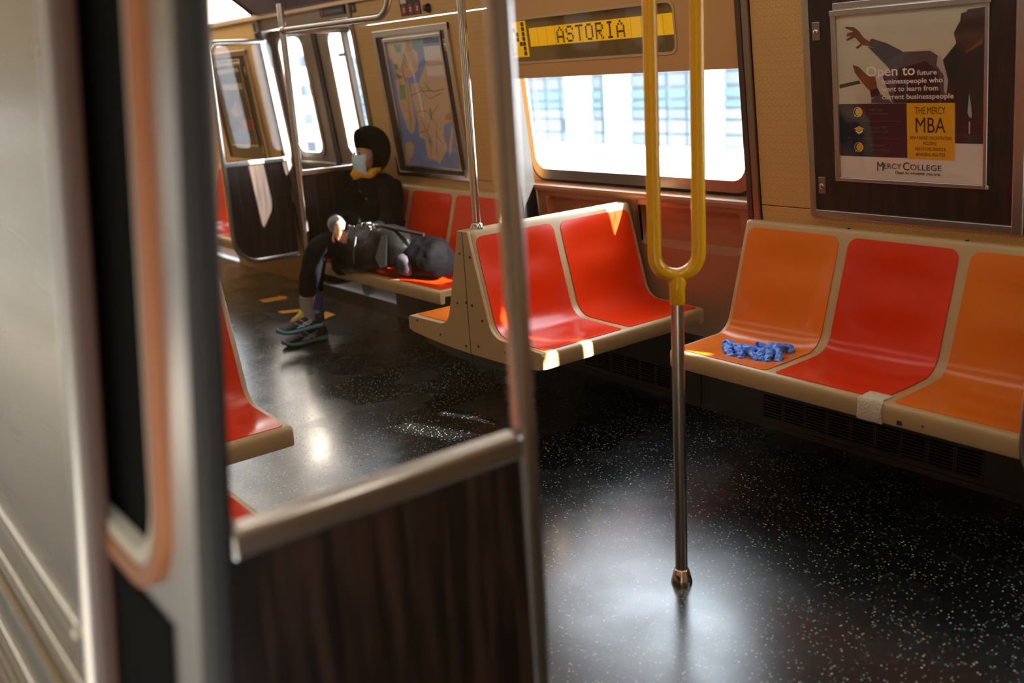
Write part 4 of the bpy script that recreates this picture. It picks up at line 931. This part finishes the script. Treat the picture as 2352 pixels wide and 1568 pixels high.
build('strap', MB().tube(fillet([(-2.55, -.55, .60), (-2.42, -.56, .70), (-2.25, -.54, .70), (-1.98, -.46, .665)], .06, 5), .010, 10), 'bag_strap', bg_, smooth=60)
for p_ in ((-2.42, -.562, .692), (-2.36, -.562, .70), (-2.30, -.558, .695)): build('buckle', MB().lathe([(.014, -.008), (.015, 0), (.014, .008)], p_, 12, 'x'), 'chrome', bg_, smooth=50)
bg2 = thing('soft_bag', (-2.03, -.42, .43), 'dark purple fabric bag on the red bench right of the handbag', 'bag')
soft_box((-2.10, -.40, .53), .36, .24, .21, Matrix.Rotation(math.radians(10), 3, 'Z'), 'bag_fabric', 'bag_body', bg2, .05, .7)
build('bag_bulge', MB().lathe([(.005, -.07), (.045, -.06), (.068, -.02), (.065, .03), (.04, .06), (.005, .07)], (-2.12, -.485, .505), 16, 'y'), 'bag_fabric_lit', bg2, smooth=60)  # lit part of the dark bag, the light put into a paler colour
cg = thing('grey_cloth', (-2.47, -.55, .63), 'crumpled grey cloth tucked between the hand and the handbag', 'cloth')
def crumple(c, a, b, h, name, parent, m, seed):
    rnd = random.Random(seed); mb = MB(); n = 7; G = []
    for i in range(n):
        G.append([Vector(c)+Vector(a)*(i/(n-1)-.5)+Vector(b)*(j/(n-1)-.5)+Vector((rnd.uniform(-1, 1), rnd.uniform(-1, 1), rnd.uniform(-1, 1)))*h for j in range(n)])
    rg_ = [r+[p+Vector((0, .012, -.01)) for p in reversed(r)] for r in G]
    mb.loft(rg_); return build(name, mb, m, parent, smooth=40, sub=1)
crumple((-2.53, -.585, .645), (.075, .01, -.005), (-.01, -.01, -.085), .008, 'fold', cg, 'cloth_grey', 3)
crumple((-2.42, -.575, .655), (.13, .02, .01), (.0, -.02, -.085), .012, 'fold', cg, 'cloth_grey', 8)

# ------------------------------------------------------------------ discarded gloves on the orange seat
def glove(name, palm, fingers, cuff, label, seed):
    loc = Vector((palm[1][0], palm[1][1], .402))
    V = [Vector((x, y, z)) for x, y, z in palm]; E = [(i, i+1) for i in range(len(V)-1)]; R = [.028, .031, .028][:len(V)]
    for root_i, pts in fingers:
        k = len(V); V += [Vector(p) for p in pts]; E.append((root_i, k)); E += [(k+i, k+i+1) for i in range(len(pts)-1)]; R += [.0155, .0135, .0115][:len(pts)]
    root = thing(name, loc, label, 'glove', 'blue disposable gloves')
    o = skin('glove_body', V, E, R, 'glove_blue', root, 3, 1, disp=.024, dscale=.016)
    o.scale = (1, 1, .75)
    # rolled open cuff
    c = Vector(cuff[0]); ax = (Vector(cuff[1])-c).normalized(); u = ax.cross(Vector((0, 0, 1))).normalized(); v = u.cross(ax)
    rnd = random.Random(seed); rr = []
    for t, r in ((-.02, .012), (0, .020), (.014, .024), (.028, .025)):
        rr.append([c+ax*t+u*math.cos(a)*(r+rnd.uniform(-.004, .004))+v*math.sin(a)*(r*.5+rnd.uniform(-.004, .004)) for a in [2*math.pi*k/16 for k in range(16)]])
    mb = MB(); mb.loft(rr+[[p+(c+ax*.02-p)*.06 for p in q] for q in reversed(rr)], caps=False)
    build('cuff', mb, 'glove_blue', root, smooth=70, sub=1)
    return root
zf = .418
glove('glove', [(-.045, -.385, .430), (.005, -.395, .432), (.055, -.385, .430)], [(0, [(-.01, -.43, .428), (.03, -.465, .424), (.058, -.492, zf)]), (1, [(.045, -.43, .432), (.075, -.46, .426), (.088, -.482, zf)]), (2, [(.085, -.405, .428), (.115, -.435, .424), (.145, -.462, zf)]), (2, [(.10, -.375, .428), (.125, -.40, .426), (.150, -.425, zf)])], [(-.045, -.375, .420), (-.065, -.365, .424)], 'blue rubber glove nearest the seat edge, fingers pointing at the aisle', 1)
glove('glove', [(.085, -.335, .436), (.115, -.345, .444), (.135, -.32, .440)], [(0, [(.11, -.385, .440), (.14, -.43, .428), (.160, -.452, zf)]), (1, [(.145, -.385, .440), (.172, -.43, .428), (.185, -.452, zf)]), (1, [(.17, -.365, .440), (.20, -.405, .430), (.212, -.432, zf)]), (2, [(.155, -.29, .440), (.172, -.295, .434), (.182, -.312, .426)])], [(.095, -.352, .434), (.078, -.375, .442)], 'bunched blue rubber glove with open cuff, right of the other glove', 2)
